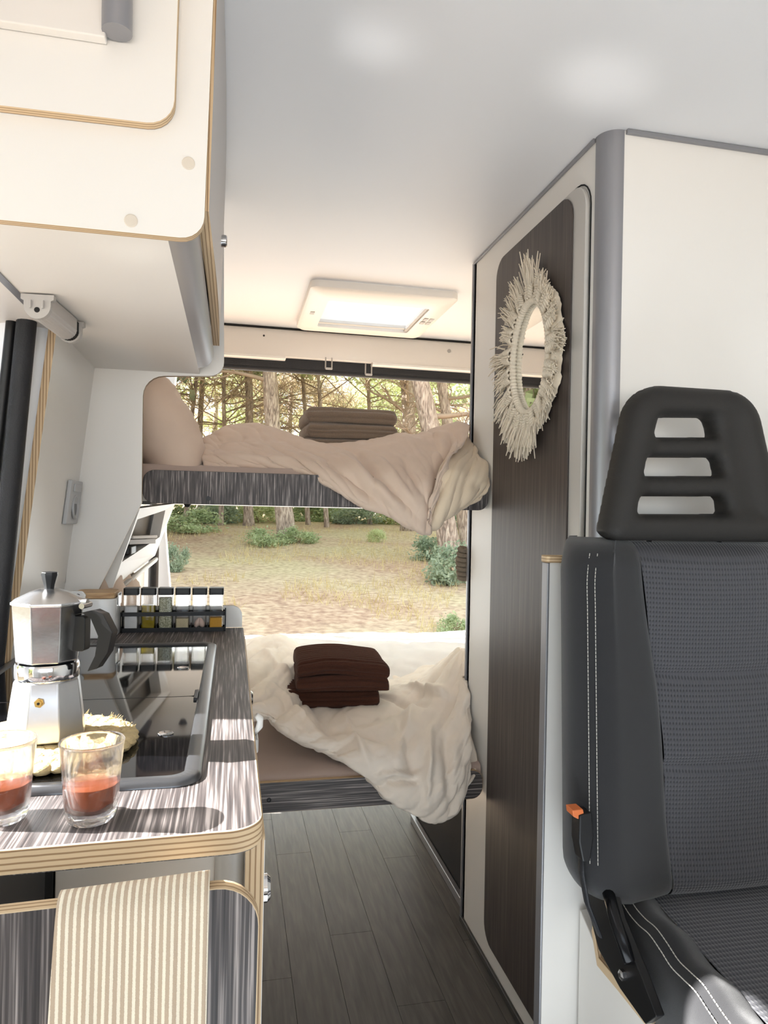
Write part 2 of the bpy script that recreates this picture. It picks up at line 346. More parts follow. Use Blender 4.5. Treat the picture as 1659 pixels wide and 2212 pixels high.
# ---------------------------------------------------------------- roof hatch
rhx = thing('roof_hatch', 'white framed skylight hatch in the ceiling over the bunks', 'skylight', (.48, 2.53, 1.925))
fr = MB(); ox0, ox1, oy0, oy1 = .232, .733, 2.25, 2.79; ix0, ix1, iy0, iy1 = .305, .665, 2.375, 2.715
for (z, a) in ((0, 0),):
    O = rrect(ox0, ox1, oy0, oy1, .03, 6); O2 = rrect(ox0+.012, ox1-.012, oy0+.012, oy1-.012, .026, 6); I = rrect(ix0, ix1, iy0, iy1, .012, 6)
    rings = [[(p[0], p[1], CZ-.0005) for p in O], [(p[0], p[1], 1.932) for p in O], [(p[0], p[1], 1.924) for p in O2], [(p[0], p[1], 1.926) for p in I], [(p[0], p[1], 2.03) for p in I]]
    fr.grid(np.array(rings), cv=True)
fr.build('frame', white_pl, rhx, auto=45)
MB().box(ix0+.002, ix1-.002, iy0+.002, iy1-.002, 2.03, 2.035).build('pane', mat('milky_acrylic', (.93, .96, 1, 1), .25, trans=.92, ior=1.2), rhx)
MB().box(ix0+.001, ix1-.001, iy1-.03, iy1-.012, 1.935, 1.95).build('blind_bar', alu_lt, rhx, bevel=.003)
MB().box(ix1-.014, ix1-.002, iy0+.004, iy1-.002, 1.93, 1.945).build('slide_rail', grey_pl, rhx, bevel=.002)
MB().box(ix0+.001, ix1-.016, 2.535, 2.54, 2.02, 2.029).build('dome_seam', white_pl, rhx)
for (x, y) in ((ox0+.035, 2.53), (ox1-.05, 2.50), (ox1-.028, 2.50), (ox1-.05, 2.545), (ox1-.028, 2.545)):
    MB().box(x-.008, x+.008, y-.016, y+.016, 1.9225, 1.925).build('vent_slot', grey_pl, rhx, bevel=.001)
# ================================================================== KITCHEN
# end panel between hob and bunks
ep = [tuple(at(x, y, Y=YE)[[0, 2]]) for x, y in ((484, 467), (484, 812), (309, 812), (306, 1085), (240, 1255))]
poly = [(-.36, CZ-.002), (-.036, CZ-.002), ep[1], ep[2], ep[3], (-.318, .973), (.028, .973), (.028, CT+.0008), (-.41, CT+.0008), (-.372, 1.03), (-.335, 1.53)]
poly = rpoly(poly, [0, 0, .035, .05, .02, .004, .045, 0, 0, 0, 0])
o = MB().prism(poly, 'y', YE, YE+.014, 0, 1).build('end_panel', [white, mat('dark_edge_band', lin(150, 128, 100), .5)], None)
tag(o, 'white kitchen end panel with a rounded cutaway beside the bunks', 'panel')
# overhead cabinet
oc = thing('overhead_cabinet', 'white overhead cabinet with plywood edges above the hob', 'cabinet', (-.2, 1.3, 1.525))
fp = rpoly([(-.44, 1.527), (-.041, 1.527), (-.033, CZ-.002), (-.44, CZ-.002)], [0, .028, 0, 0])
MB().prism(fp, 'y', .872, .886, 0, 1).build('front_panel', [white, ply_y], oc); OCF = bpy.data.objects['front_panel']
MB().box(-.44, -.083, .8862, YE-.001, 1.527, 1.541).build('bottom_panel', cream, oc)
MB().box(-.335, -.323, .89, YE-.002, 1.5255, 1.531).build('edge_trim', alu, oc)
q = [(-.083+.034*math.sin(a), 1.561-.034*math.cos(a)) for a in np.linspace(0, math.pi/2, 9)]+[(-.058, 1.561), (-.083, 1.541)]
MB().prism(q, 'y', .8865, 1.655, 0).build('corner_profile', alu, oc, auto=40)
MB().box(-.066, -.060, .8865, YE-.001, 1.562, CZ-.002).build('recess', dark, oc)
sdp = MB(); Ys = np.linspace(.8866, 1.60, 16); A = []
for y in Ys:
    bow = .004*math.sin((y-.88)/.72*math.pi)
    A.append([(-.052+bow, y, 1.568), (-.036+bow, y, 1.568), (-.030+bow, y, CZ-.004), (-.046+bow, y, CZ-.004)])
sdp.grid(np.array(A), cv=True); sdp.f += [(0, 1, 2, 3), tuple(len(Ys)*4-4+i for i in (3, 2, 1, 0))]; sdp.m = [1 if i % 4 == 0 else 0 for i in range(len(sdp.f)-2)]+[1, 1]
sdp.build('flap_door', [mat('grey_white_laminate', lin(190, 186, 184), .4), ply_x], oc)
c = (-.026, 1.33, 1.70); MB().lathe([(.011, -.008), (.011, .004), (.009, .006), (0, .006)], c, 16, axis='x').build('push_button', chrome, oc, auto=40)
for (x, y) in ((407, 353), (283, 477)):
    c = at(x, y, Y=.872); MB().lathe([(.0078, 0), (.0078, -.0007), (.0068, -.0011), (0, -.0011)], c, 20, axis='y').build('screw_cap', mat('cap_white', lin(216, 206, 192), .45), OCF)
nl = thing('cabinet_flap', 'raised white flap with a rounded plywood corner on the overhead cabinet front', 'cabinet flap', (-.25, .86, 1.67))
fpn = [tuple(at(x, y, Y=.856)[[0, 2]]) for x, y in ((0, 210), (376, 272), (389, 0))]
fpn = [(-.46, fpn[0][1]-.012)]+[fpn[1], (fpn[2][0], CZ-.004), (-.46, CZ-.004)]
MB().prism(rpoly(fpn, [0, .032, 0, 0]), 'y', .857, .8715, 0, 1).build('flap', [white, ply_y], nl, bevel=.0008, seg=1)
tp = thing('shelf_box', 'white shelf box with a grey round end post at the top corner', 'shelf', (-.3, .8, 1.75))
a = at(0, 45, Y=.842); b_ = at(228, 48, Y=.842)
MB().box(-.46, b_[0], .842, .8565, a[2], CZ-.003).build('box_body', cream, tp, bevel=.002)
c = at(248, 50, Y=.824); MB().tube([(c[0], .8395, c[2]), (c[0]-.002, .8395, CZ-.003)], .0165, 20).build('round_post', alu, tp, auto=40)
# lamp under the cabinet
lp = thing('strip_lamp', 'grey ribbed strip lamp under the overhead cabinet', 'lamp', (-.29, 1.2, 1.5))
p0 = Vector(at(82, 668, Z=1.503)); p1 = Vector(at(151, 722, Z=1.503)); dv = (p1-p0).normalized(); sv = Vector((dv.y, -dv.x, 0)).normalized(); upv = Vector((0, 0, 1))
def ex(prof, a, b, m=0):
    mb = MB(); n = len(prof); vs_ = [a+sv*u+upv*w for u, w in prof]+[b+sv*u+upv*w for u, w in prof]
    mb.add(vs_, [tuple(range(n))[::-1], tuple(range(n, 2*n))]+[(i, (i+1) % n, n+(i+1) % n, n+i) for i in range(n)], m); return mb
rib = []
for i in range(25):
    a = math.pi*i/24; r = .0175*(1+.03*(i % 2)); rib.append((math.cos(a)*r, -math.sin(a)*r+.004))
rib += [(-.0175, .0215), (.0175, .0215)]
ex(rib, p0+dv*.006, p1-dv*.02).build('ribbed_cover', mat('lamp_grey', lin(186, 181, 177), .4, .1), lp)
capf = [(math.cos(math.pi*i/12)*.0195, -math.sin(math.pi*i/12)*.0195+.004) for i in range(13)]+[(-.0195, .012), (-.024, .014), (-.024, .0215), (.024, .0215), (.024, .014), (.0195, .012)]
ex(capf, p0-dv*.004, p0+dv*.006).build('end_cap', grey_pl, lp); ex(capf, p1-dv*.004, p1+dv*.006).build('end_cap', grey_pl, lp)
ex([(u*.9, w*.9) for u, w in rib], p1-dv*.02, p1-dv*.004).build('switch', dark, lp)
c = p0-dv*.0045+upv*(-.002)
mb = MB(); mb.tube([c, c+dv*.001], .0042, 12); mb.build('socket_hole', dark, bpy.data.objects['end_cap'])
for s in (-1, 1): MB().tube([c+sv*s*.009+upv*.014-dv*.002, c+sv*s*.009+upv*.002-dv*.002], .0016, 6).build('cap_rib', grey_pl, bpy.data.objects['end_cap'])
# wall socket
so = thing('wall_socket', 'grey double wall socket on the leaning white wall board', 'socket', (-.35, 1.6, 1.17))
sc_ = mat('socket_grey', lin(190, 191, 193), .4)
def onwall(y, z, d): return (leanX(z)+d, y, z)
def wplate(y0, y1, z0, z1, d0, d1):
    mb = MB(); mb.add([onwall(y, z, d) for z in (z0, z1) for y in (y0, y1) for d in (d0, d1)], [(0, 1, 3, 2), (4, 6, 7, 5), (0, 4, 5, 1), (2, 3, 7, 6), (1, 5, 7, 3), (0, 2, 6, 4)]); return mb
wplate(1.615, 1.725, 1.165, 1.262, .0003, .010).build('plate', sc_, so, bevel=.003)
wplate(1.638, 1.705, 1.237, 1.254, .010, .013).build('rocker', sc_, so, bevel=.001)
c = onwall(1.672, 1.203, .010); MB().lathe([(.027, 0), (.027, .004), (.024, .004), (.021, -.001), (0, -.001)], c, 24, axis='x').build('outlet_ring', sc_, so, auto=40); _r = bpy.data.objects['outlet_ring']
MB().lathe([(.0195, .0), (.0195, .0008), (0, .0008)], c, 24, axis='x').build('outlet_well', mat('socket_dark', lin(120, 121, 124), .5), _r)
# kitchen unit and worktop
ku = thing('kitchen_unit', 'white kitchen base unit with plywood side edge under the worktop', 'cabinet', (-.17, 1.2, 0))
MB().box(-.152, -.002, .69, .70, .05, CT-.0225).build('front_panel', cream, ku, bevel=.001)
MB().tube([(.006, .694, .03), (.006, .694, CT-.0225)], .0165, 20).build('corner_profile', alu_lt, ku, auto=40)
MB().prism(rrect(.664, YE+.01, .001, CT-.0225, .004), 'x', .018, .036, 0, 1).build('side_panel', [white, ply_x], ku, bevel=.0006, seg=1)
MB().box(-.38, -.153, .71, .72, .05, CT-.0225).build('lock_plate', mat('dark_steel', lin(118, 116, 115), .4, .2), ku); _r = bpy.data.objects['lock_plate']
MB().box(-.160, -.1535, .688, .71, .05, CT-.0225).build('frame_post', dark, ku)
c = (-.18, .709, .868); MB().box(c[0]-.003, c[0]+.003, .7085, .7098, c[2]-.008, c[2]+.006).build('keyhole', dark, _r)
MB().box(-.38, .017, .73, YE+.01, .02, CT-.0225).build('carcass', cream, ku)
for (y, z) in ((.69, .835), (1.30, .86)):
    MB().lathe([(.013, 0), (.013, .004), (.010, .007), (0, .007)], (.0362, y, z), 18, axis='x').build('push_button', chrome, ku, auto=40)
lt = MB(); lt.tube([(.038, 1.085, .862), (.046, 1.075, .875), (.047, 1.07, .888), (.041, 1.062, .897)], [.006, .007, .006, .004], 10, flat=(1, .6)); lt.build('latch_lever', white_pl, ku, smooth=True)
MB().box(.0365, .045, 1.06, 1.095, .84, .862).build('latch_base', grey_pl, ku, bevel=.003)
wt = thing('worktop', 'dark oak worktop with striped plywood edge and rounded corner', 'worktop', (-.17, 1.17, CT-.022))
wp = rpoly([(-.40, .618), (.033, .63), (.032, YE-.0005), (-.40, YE-.0005)], [0, .03, 0, 0], 8)
MB().prism(wp, 'z', CT-.022, CT, 0, 1).build('top', [wood_y, ply_z], wt, bevel=.0015, seg=1)
# hob
hb = thing('hob', 'black glass covered hob set in a dark steel rim on the worktop', 'hob', (-.2, 1.12, CT))
bz = MB(); bx0, bx1, by0, by1 = -.385, -.026, .735, 1.51
rgs = []
for d, z in ((0, .0006), (.001, .005), (.005, .0075), (.016, .0075), (.019, .004)):
    rgs.append([(p[0], p[1], CT+z) for p in rrect(bx0+d, bx1-d, by0+d, by1-d, .028-d*.6, 6)])
bz.grid(np.array(rgs), cv=True); bz.build('rim', mat('rim_steel', lin(96, 97, 100), .28, .75), hb, auto=50)
hobg = mat('black_glass', lin(10, 10, 12), .045, spec=.8, coat=.4)
MB().prism(rrect(bx0+.018, bx1-.018, by0+.018, 1.0735, .014), 'z', CT+.0007, CT+.0055).build('glass_lid', hobg, hb, bevel=.0008, seg=1)
MB().prism(rrect(bx0+.018, bx1-.018, 1.0755, by1-.018, .014), 'z', CT+.0007, CT+.0055).build('glass_lid', hobg, hb, bevel=.0008, seg=1)
for (x, y) in ((358, 1585), (395, 1443)):
    c = at(x, y, Z=CT+.0056); MB().lathe([(.0095, .0), (.0098, .0012), (.0086, .0012), (.0075, .0003), (0, .0003)], c, 24).build('finger_hole', [chrome], bpy.data.objects['glass_lid' if y > 1500 else 'glass_lid.001'], auto=40)
MB().box(bx1-.024, bx1-.0185, 1.05, 1.10, CT+.004, CT+.009).build('hinge', black_pl, hb, bevel=.001)
# drop-down table flap and striped towel
tf = thing('table_flap', 'folded down dark oak table flap with rounded plywood edge below the worktop', 'table flap', (-.2, .59, .2))
fp = rpoly([(-.46, .2), (.022, .2), (.029, .894), (-.46, .882)], [0, 0, .034, 0], 8)
MB().prism(fp, 'y', .586, .600, 0, 1).build('board', [wood_z, ply_y], tf, bevel=.001, seg=1)
tw = bpy.data.materials.new('striped_towel'); tw.use_nodes = True; nt = tw.node_tree; b = nt.nodes['Principled BSDF']; b.inputs['Roughness'].default_value = .95; b.inputs['Specular IOR Level'].default_value = .15
tc = nt.nodes.new('ShaderNodeTexCoord'); wv = nt.nodes.new('ShaderNodeTexWave'); wv.bands_direction = 'X'; wv.inputs['Scale'].default_value = 56; wv.inputs['Distortion'].default_value = .4; wv.inputs['Detail'].default_value = 1; wv.inputs['Detail Scale'].default_value = 14
cr_ = nt.nodes.new('ShaderNodeValToRGB'); cr_.color_ramp.elements[0].position = .5; cr_.color_ramp.elements[0].color = lin(190, 170, 148); cr_.color_ramp.elements[1].position = .72; cr_.color_ramp.elements[1].color = lin(236, 226, 205)
ns = nt.nodes.new('ShaderNodeTexNoise'); ns.inputs['Scale'].default_value = 900; bp = nt.nodes.new('ShaderNodeBump'); bp.inputs['Strength'].default_value = .4; bp.inputs['Distance'].default_value = .001
nt.links.new(tc.outputs['Object'], wv.inputs[0]); nt.links.new(wv.outputs['Fac'], cr_.inputs[0]); nt.links.new(cr_.outputs[0], b.inputs['Base Color'])
nt.links.new(tc.outputs['Object'], ns.inputs['Vector']); nt.links.new(ns.outputs['Fac'], bp.inputs['Height']); nt.links.new(bp.outputs[0], b.inputs['Normal'])
prof = [(.6042, .70), (.6042, .80), (.6042, .872), (.603, .892), (.597, .8975), (.589, .8965), (.5835, .889), (.5815, .87), (.5795, .80), (.578, .72), (.577, .64), (.576, .55)]
pr = cr(np.array(prof), 60); U = np.linspace(0, 1, 34); A = np.zeros((60, 34, 3))
for i, (y, z) in enumerate(pr):
    fall = max(0, .89-z)
    for j, u in enumerate(U):
        x = -.127+u*.115+(-.012*fall/.3*(1-u))
        zz_ = z+(u-.5)*.006*(1 if z > .85 else .6)
        w = .0035*math.sin(u*17+1.3)*min(1, fall*6)+.002*math.sin(u*31+z*12)*min(1, fall*6)
        A[i, j] = (x, y-abs(w) if i > 25 else y+abs(w), zz_)
o = MB().grid(A).build('kitchen_towel', tw, None, smooth=True); md = o.modifiers.new('t', 'SOLIDIFY'); md.thickness = .0022; md.offset = 1
tag(o, 'beige and cream striped tea towel hung over the table flap', 'towel')
# ================================================================== THINGS ON THE WORKTOP
GZ = CT+.0056
# braided trivet
tv = thing('trivet', 'round braided straw trivet under the moka pot', 'trivet', (-.205, .865, GZ))
straw = mat('straw', lin(196, 174, 130), .85, bump=.8, bscale=300, var=.22, vscale=120, aniso=(1, 1, 3))
def braid_ring(R, n, w, h):
    mb = MB()
    for k in range(n):
        for s in (-1, 1):
            a = 2*math.pi*(k+(.25 if s > 0 else -.25))/n
            cx, cy = -.205+(R+s*w*.42)*math.cos(a), .865+(R+s*w*.42)*math.sin(a)
            tdir = a+math.pi/2+s*.75; L = R*2*math.pi/n*.85; W_ = w*.55
            ux, uy = math.cos(tdir), math.sin(tdir); A = []
            for i in range(6):
                t = -1+2*i/5; rr = math.sqrt(max(0, 1-t*t))*.95+.05
                ring = []
                for j in range(8):
                    b_ = 2*math.pi*j/8
                    ring.append((cx+ux*t*L-uy*math.cos(b_)*W_*rr, cy+uy*t*L+ux*math.cos(b_)*W_*rr, GZ+h+math.sin(b_)*h*.95*rr))
                A.append(ring)
            mb.grid(np.array(A), cv=True)
    return mb
for R, n in ((.083, 36), (.062, 27), (.041, 18), (.02, 9)): braid_ring(R, n, .02, .0065).build('braid_ring', straw, tv, smooth=True)
fz = MB()
for k in range(70):
    a = random.uniform(.1, 1.6); r = .09+random.uniform(-.004, .004); x, y = -.205+r*math.cos(a), .865+r*math.sin(a); z = GZ+.008
    fz.tube([(x, y, z), (x+random.uniform(-.004, .008), y+random.uniform(-.002, .008), z+random.uniform(.002, .010))], [.0008, .0003], 4)
tag(fz.build('loose_fibres', straw, tv), kind='stuff')
# moka pot
MX, MY, MZ = -.205, .872, GZ+.0135
mk = thing('moka_pot', 'octagonal aluminium moka pot with black handle on the trivet', 'coffee pot', (MX, MY, MZ))
alu_pol = mat('cast_aluminium', lin(205, 206, 208), .24, 1, bump=.06, bscale=120, var=.08, vscale=25)
alu_dull = mat('dull_aluminium', lin(196, 197, 200), .38, 1, bump=.08, bscale=90, var=.1, vscale=30)
rot = math.pi/8+.15
MB().lathe([(.030, 0), (.0435, .0), (.0445, .003), (.0405, .035), (.0365, .064), (.0345, .067), (.0, .067)], (MX, MY, MZ), 8, rot=rot).build('boiler', alu_dull, mk, bevel=.0015)
MB().lathe([(.0335, .066), (.0345, .068), (.0345, .082), (.0335, .0845), (.0, .0845)], (MX, MY, MZ), 40).build('collar', chrome, mk, auto=35)
MB().lathe([(.030, .0845), (.0345, .087), (.0365, .11), (.0395, .150), (.0405, .152), (.038, .152)], (MX, MY, MZ), 8, rot=rot).build('upper_chamber', alu_pol, mk, bevel=.0015)
sp = MB(); a0 = math.pi*.80
def sv3(r, a, z): return (MX+r*math.cos(a), MY+r*math.sin(a), MZ+z)
sp.add([sv3(.034, a0-.35, .152), sv3(.034, a0+.35, .152), sv3(.0455, a0, .1505), sv3(.036, a0, .125), sv3(.03, a0, .152)], [(0, 2, 3), (2, 1, 3), (0, 4, 2), (4, 1, 2)])
sp.build('spout', alu_pol, mk)
MB().lathe([(.0415, .1515), (.0415, .1545), (.022, .164), (.010, .168), (.0, .168)], (MX, MY, MZ), 8, rot=rot).build('moka_lid', alu_pol, mk, bevel=.0008)
MB().lathe([(.0055, .167), (.0062, .172), (.0095, .184), (.009, .187), (0, .188)], (MX, MY, MZ), 8, rot=rot).build('lid_knob', black_pl, bpy.data.objects['moka_lid'], bevel=.0008)
ha = -.28; ux, uy = math.cos(ha), math.sin(ha)
def hp(r, z): return (MX+ux*r, MY+uy*r, MZ+z)
hd = MB(); path = [(.036, .140), (.050, .143), (.060, .138), (.070, .118), (.066, .095), (.056, .077)]
rr_ = [.0075, .0085, .0095, .0105, .0095, .007]; A = []
for (r, z), q in zip(path, rr_):
    A.append([(MX+ux*(r+du*q)-uy*dw*.0075, MY+uy*(r+du*q)+ux*dw*.0075, MZ+z+dz*q*.6) for du, dw, dz in ((-.7, -1, -.3), (-.7, 1, -.3), (.9, 1, .5), (.9, -1, .5))])
A = np.array(A); hd.grid(A, cv=True); hd.f += [(0, 1, 2, 3), tuple(len(hd.v)-4+i for i in range(4))]; hd.m += [0, 0]
hd.build('handle', black_pl, mk, bevel=.002)
hn = MB(); hn.tube([hp(.034, .1535), hp(.046, .1535)], .0042, 10, up=(0, 0, 1)); hn.tube([(MX+ux*.044-uy*.010, MY+uy*.044+ux*.010, MZ+.150), (MX+ux*.044+uy*.010, MY+uy*.044-ux*.010, MZ+.150)], .0034, 10); hn.build('hinge', steel, mk, auto=40)
mb = MB(); mb.prism(rrect(.030, .047, .098, .138, .004), 'y', -.007, .007); V = [(MX+ux*p[0]-uy*p[1], MY+uy*p[0]+ux*p[1], MZ+p[2]) for p in mb.v]; mb.v = V; mb.build('handle_block', black_pl, mk, bevel=.001)
va = -math.pi/2+.04; brass = mat('brass', lin(196, 160, 92), .25, 1)
c = Vector(sv3(.0375, va, .046)); d = Vector((math.cos(va), math.sin(va), .08)); v = MB(); v.tube([c-d*.003, c+d*.0035], .0052, 6); v.tube([c+d*.003, c+d*.0065], .0034, 12); v.build('safety_valve', brass, mk, auto=40)
v = MB(); v.tube([c+d*.0066, c+d*.0069], .0015, 8); v.build('valve_hole', dark, bpy.data.objects['safety_valve'])
# coffee glasses
coffee = mat('black_coffee', lin(120, 48, 22), .12, ior=1.33)
nt = coffee.node_tree; b = nt.nodes['Principled BSDF']; b.inputs['Transmission Weight'].default_value = .25; b.inputs['Base Color'].default_value = (.36, .10, .045, 1)
def tumbler(loc, label):
    t = thing('coffee_glass', label, 'glass', loc, 'two small glasses of coffee')
    n = 40; x0, y0, z0 = loc; mb = MB()
    outp = [(.0165, .0), (.0195, .0015), (.0215, .006), (.0235, .018), (.0245, .034), (.0258, .050), (.0275, .069), (.0279, .0712), (.0272, .0722), (.0264, .0712)]
    inp = [(.0246, .050), (.0232, .034), (.0215, .019), (.018, .0115), (.009, .0095), (.0005, .0093)]
    A = []
    for k_, (r, h) in enumerate(outp+inp):
        ring = []
        for j in range(n):
            a = 2*math.pi*j/n; rr = r
            if k_ < 6 and h > .001: rr = r*(1-.055*(1-abs(math.cos(a*5)))*(1 if h < .042 else .4))
            ring.append((x0+rr*math.cos(a), y0+rr*math.sin(a), z0+h))
        A.append(ring)
    mb.grid(np.array(A), cv=True); mb.f.append(tuple(range(n))[::-1]); mb.m.append(0)
    mb.build('tumbler', glass, t, smooth=True)
    MB().lathe([(.0006, .0097), (.0088, .0099), (.0178, .0119), (.0213, .0194), (.0222, .027), (.0228, .0335), (.0222, .0338), (.0, .0336)], loc, 40).build('coffee', coffee, t, auto=40)
c1 = (-.119, .671, CT+.0004); c2 = (-.196, .684, CT+.0004)
tumbler(c1, 'small faceted glass of coffee standing alone beside the trivet, fully in view')
tumbler(c2, 'small faceted glass of coffee cut by the left picture edge')
# canister with wooden lid and wire clasp
cn = thing('canister', 'white enamel canister with wooden lid behind the moka pot', 'canister', (-.287, 1.645, CT+.0003))
enam = mat('white_enamel', lin(230, 231, 231), .15, coat=.5)
MB().prism(rrect(-.334, -.243, 1.602, 1.688, .016), 'z', CT+.0004, CT+.086).build('body', enam, cn, bevel=.003)
lidw = ramp_mat('lid_wood', 10, [(.3, lin(170, 132, 92)), (.6, lin(208, 176, 134))], (2, 14, 14), .55, .2)
MB().prism(rrect(-.331, -.246, 1.605, 1.685, .014), 'z', CT+.0862, CT+.099).build('lid', lidw, cn, bevel=.002)
MB().prism(rpoly([(-.345, CT+.075), (-.322, CT+.075), (-.300, CT+.093), (-.31, CT+.104), (-.338, CT+.104)], .006), 'y', 1.596, 1.6018).build('handle_plate', enam, cn, bevel=.001)
c = (-.318, 1.5955, CT+.094); MB().lathe([(.0045, 0), (.0045, -.0014), (.0025, -.0022), (0, -.0022)], c, 14, axis='y').build('rivet', black_pl, cn, auto=40)
MB().prism(rrect(-.2425, -.240, 1.625, 1.665, .002), 'z', CT+.07, CT+.095).build('catch', enam, cn, bevel=.0006)
# spice rack and jars
rk = thing('spice_rack', 'black metal spice rack holding six jars at the end of the worktop', 'rack', (-.127, 1.697, CT+.0004))
rx0, rx1, ry0, ry1 = -.245, -.010, 1.678, 1.716
mb = MB(); P = rrect(rx0, rx1, ry0, ry1, .006, 4)
def band(P, z0, z1, t=.0016):
    cx, cy = (rx0+rx1)/2, (ry0+ry1)/2; A = []
    Q = [(p[0]-math.copysign(t, p[0]-cx), p[1]-math.copysign(t, p[1]-cy)) for p in P]
    for ring, z in ((P, z0), (P, z1), (Q, z1), (Q, z0)): A.append([(p[0], p[1], z) for p in ring])
    return MB().grid(np.array(A), cu=True, cv=True)
b1 = band(P, CT+.0004, CT+.010); b1.box(rx0+.002, rx1-.002, ry0+.002, ry1-.002, CT+.0004, CT+.0025); b1.build('base_tray', black_mt, rk)
band(P, CT+.037, CT+.046).build('upper_rail', black_mt, rk)
for x in (rx0+.0015, rx1-.0015):
    for y in (ry0+.0015, ry1-.0015): MB().box(x-.0015, x+.0015, y-.0015, y+.0015, CT+.0025, CT+.055 if (x > -.1 and y < 1.69) else CT+.046).build('post', black_mt, rk)
pit = (rx1-rx0-.008)/6
for k_ in range(1, 6):
    x = rx0+.004+pit*k_; MB().box(x-.001, x+.001, ry0+.0015, ry1-.0015, CT+.0025, CT+.016).build('divider', black_mt, rk)
oil = mat('olive_oil', (.55, .42, .01, 1), .05, trans=.6, ior=1.4)
herb = ramp_mat('dried_herbs', 420, [(.35, lin(96, 98, 70)), (.5, lin(168, 168, 140)), (.68, lin(214, 212, 190))], (1, 1, 1), .95, 1, 3, 0, bdist=.002)
salt = mat('salt', lin(226, 226, 226), .8, bump=.5, bscale=900); pepper = mat('white_pepper', lin(196, 184, 152), .9, bump=.8, bscale=900, var=.2, vscale=600)
garl = mat('garlic_skin', lin(214, 186, 172), .5, var=.2, vscale=60); curry = mat('curry', lin(206, 152, 46), .9, bump=.7, bscale=900, var=.15, vscale=500)
specs = [('clear jar of white salt at the canister end of the spice rack', salt, .052), ('jar of yellow olive oil in the spice rack', oil, .055), ('jar filled with green dried herbs in the spice rack', herb, .072),
         ('jar with a little pale ground pepper in the spice rack', pepper, .024), ('jar holding garlic cloves in the spice rack', garl, 0), ('jar of orange curry powder at the aisle end of the rack', curry, .025)]
jw = .0158
for k_, (lab, cm, hh) in enumerate(specs):
    x = rx0+.004+pit*(k_+.5); y = (ry0+ry1)/2; z = CT+.0028
    t = thing('spice_jar', lab, 'jar', (x, y, z), 'six jars in the spice rack')
    O = rrect(x-jw, x+jw, y-jw, y+jw, .004, 4); I = rrect(x-jw+.0014, x+jw-.0014, y-jw+.0014, y+jw-.0014, .003, 4); A = []
    for ring, zz_ in ((O, z), (O, z+.082), (I, z+.082), (I, z+.003)): A.append([(p[0], p[1], zz_) for p in ring])
    g = MB().grid(np.array(A), cv=True); n = len(O); g.f += [tuple(range(n))[::-1], tuple(range(3*n, 4*n))]; g.m += [0, 0]; g.build('glass_jar', glass, t, auto=40)
    lid = MB().prism(rrect(x-jw-.001, x+jw+.001, y-jw-.001, y+jw+.001, .004, 4), 'z', z+.0822, z+.098); lo = lid.build('jar_lid', black_pl, t, bevel=.001)
    MB().box(x-jw+.004, x+jw-.004, y-jw-.0016, y-jw-.001, z+.088, z+.096).build('lid_tab', mat('lid_tab_grey', lin(46, 47, 49), .45) if k_ == 0 else MATS['lid_tab_grey'], lo)
    if hh: MB().prism(rrect(x-jw+.0017, x+jw-.0017, y-jw+.0017, y+jw-.0017, .003, 4), 'z', z+.0033, z+.0033+hh).build('contents', cm, t, bevel=.001)
    else:
        for (dx, dy, rz) in ((-.004, 0, .5), (.005, -.003, -.4)):
            A = []
            for i in range(9):
                u = -1+2*i/8; r = .0085*math.sqrt(max(0, 1-u*u))*(1-.25*u); A.append([(x+dx+r*math.cos(a)*.8+u*.006*rz, y+dy+r*math.sin(a)*.8, z+.016+u*.0115) for a in np.linspace(0, 2*math.pi, 10, endpoint=False)])
            MB().grid(np.array(A), cv=True).build('garlic_clove', garl, t, smooth=True)
# ================================================================== BUNKS
BY = 1.815   # front face of the bed boards
# upper bunk
ub = thing('upper_bunk', 'upper bunk bed with dark oak front board', 'bunk bed', (.24, 2.2, 1.2))
P = rpoly([(-.218, 1.217), (.684, 1.217), (.684, 1.3), (-.218, 1.3)], .028, 6)
MB().prism(P, 'y', BY, BY+.018, 0, 1).build('front_board', [ramp_mat('dark_oak_board', 10, WS, (34, 34, 1.4), .55, .35, 5, .35), mat('grey_edge', lin(92, 86, 82), .6)], ub, bevel=.001, seg=1)
MB().box(-.31, .683, BY+.019, 2.62, 1.222, 1.24).build('slat_base', cream, ub)
mm = MB(); A = []
for i, x in enumerate(np.linspace(-.318, .682, 30)):
    row = []
    for j, (y, z) in enumerate([(BY+.020, 1.242), (BY+.018, 1.296), (BY+.026, 1.314), (BY+.1, 1.322), (2.1, 1.324), (2.5, 1.32), (2.62, 1.30), (2.625, 1.242)]):
        row.append((x, y, z+(.004*nz((x, y, 0), 9) if 1 < j < 7 else 0)))
    A.append(row)
mm.grid(np.array(A)); mm.build('mattress', sheet_m, ub, smooth=True)
c = at(450, 1077, Y=BY); MB().lathe([(.0062, 0), (.0062, -.001), (0, -.0015)], c, 16, axis='y').build('screw_cap', black_pl, bpy.data.objects['front_board'])
MB().box(-.236, -.2, BY+.02, BY+.16, 1.215, 1.262).build('felt_bracket', felt, ub, bevel=.002)
c = at(405, 1093, Y=1.95); MB().lathe([(.012, 0), (.006, -.012), (0, -.014)], (c[0], 1.95, 1.222), 10).build('bolt_nut', black_pl, ub)
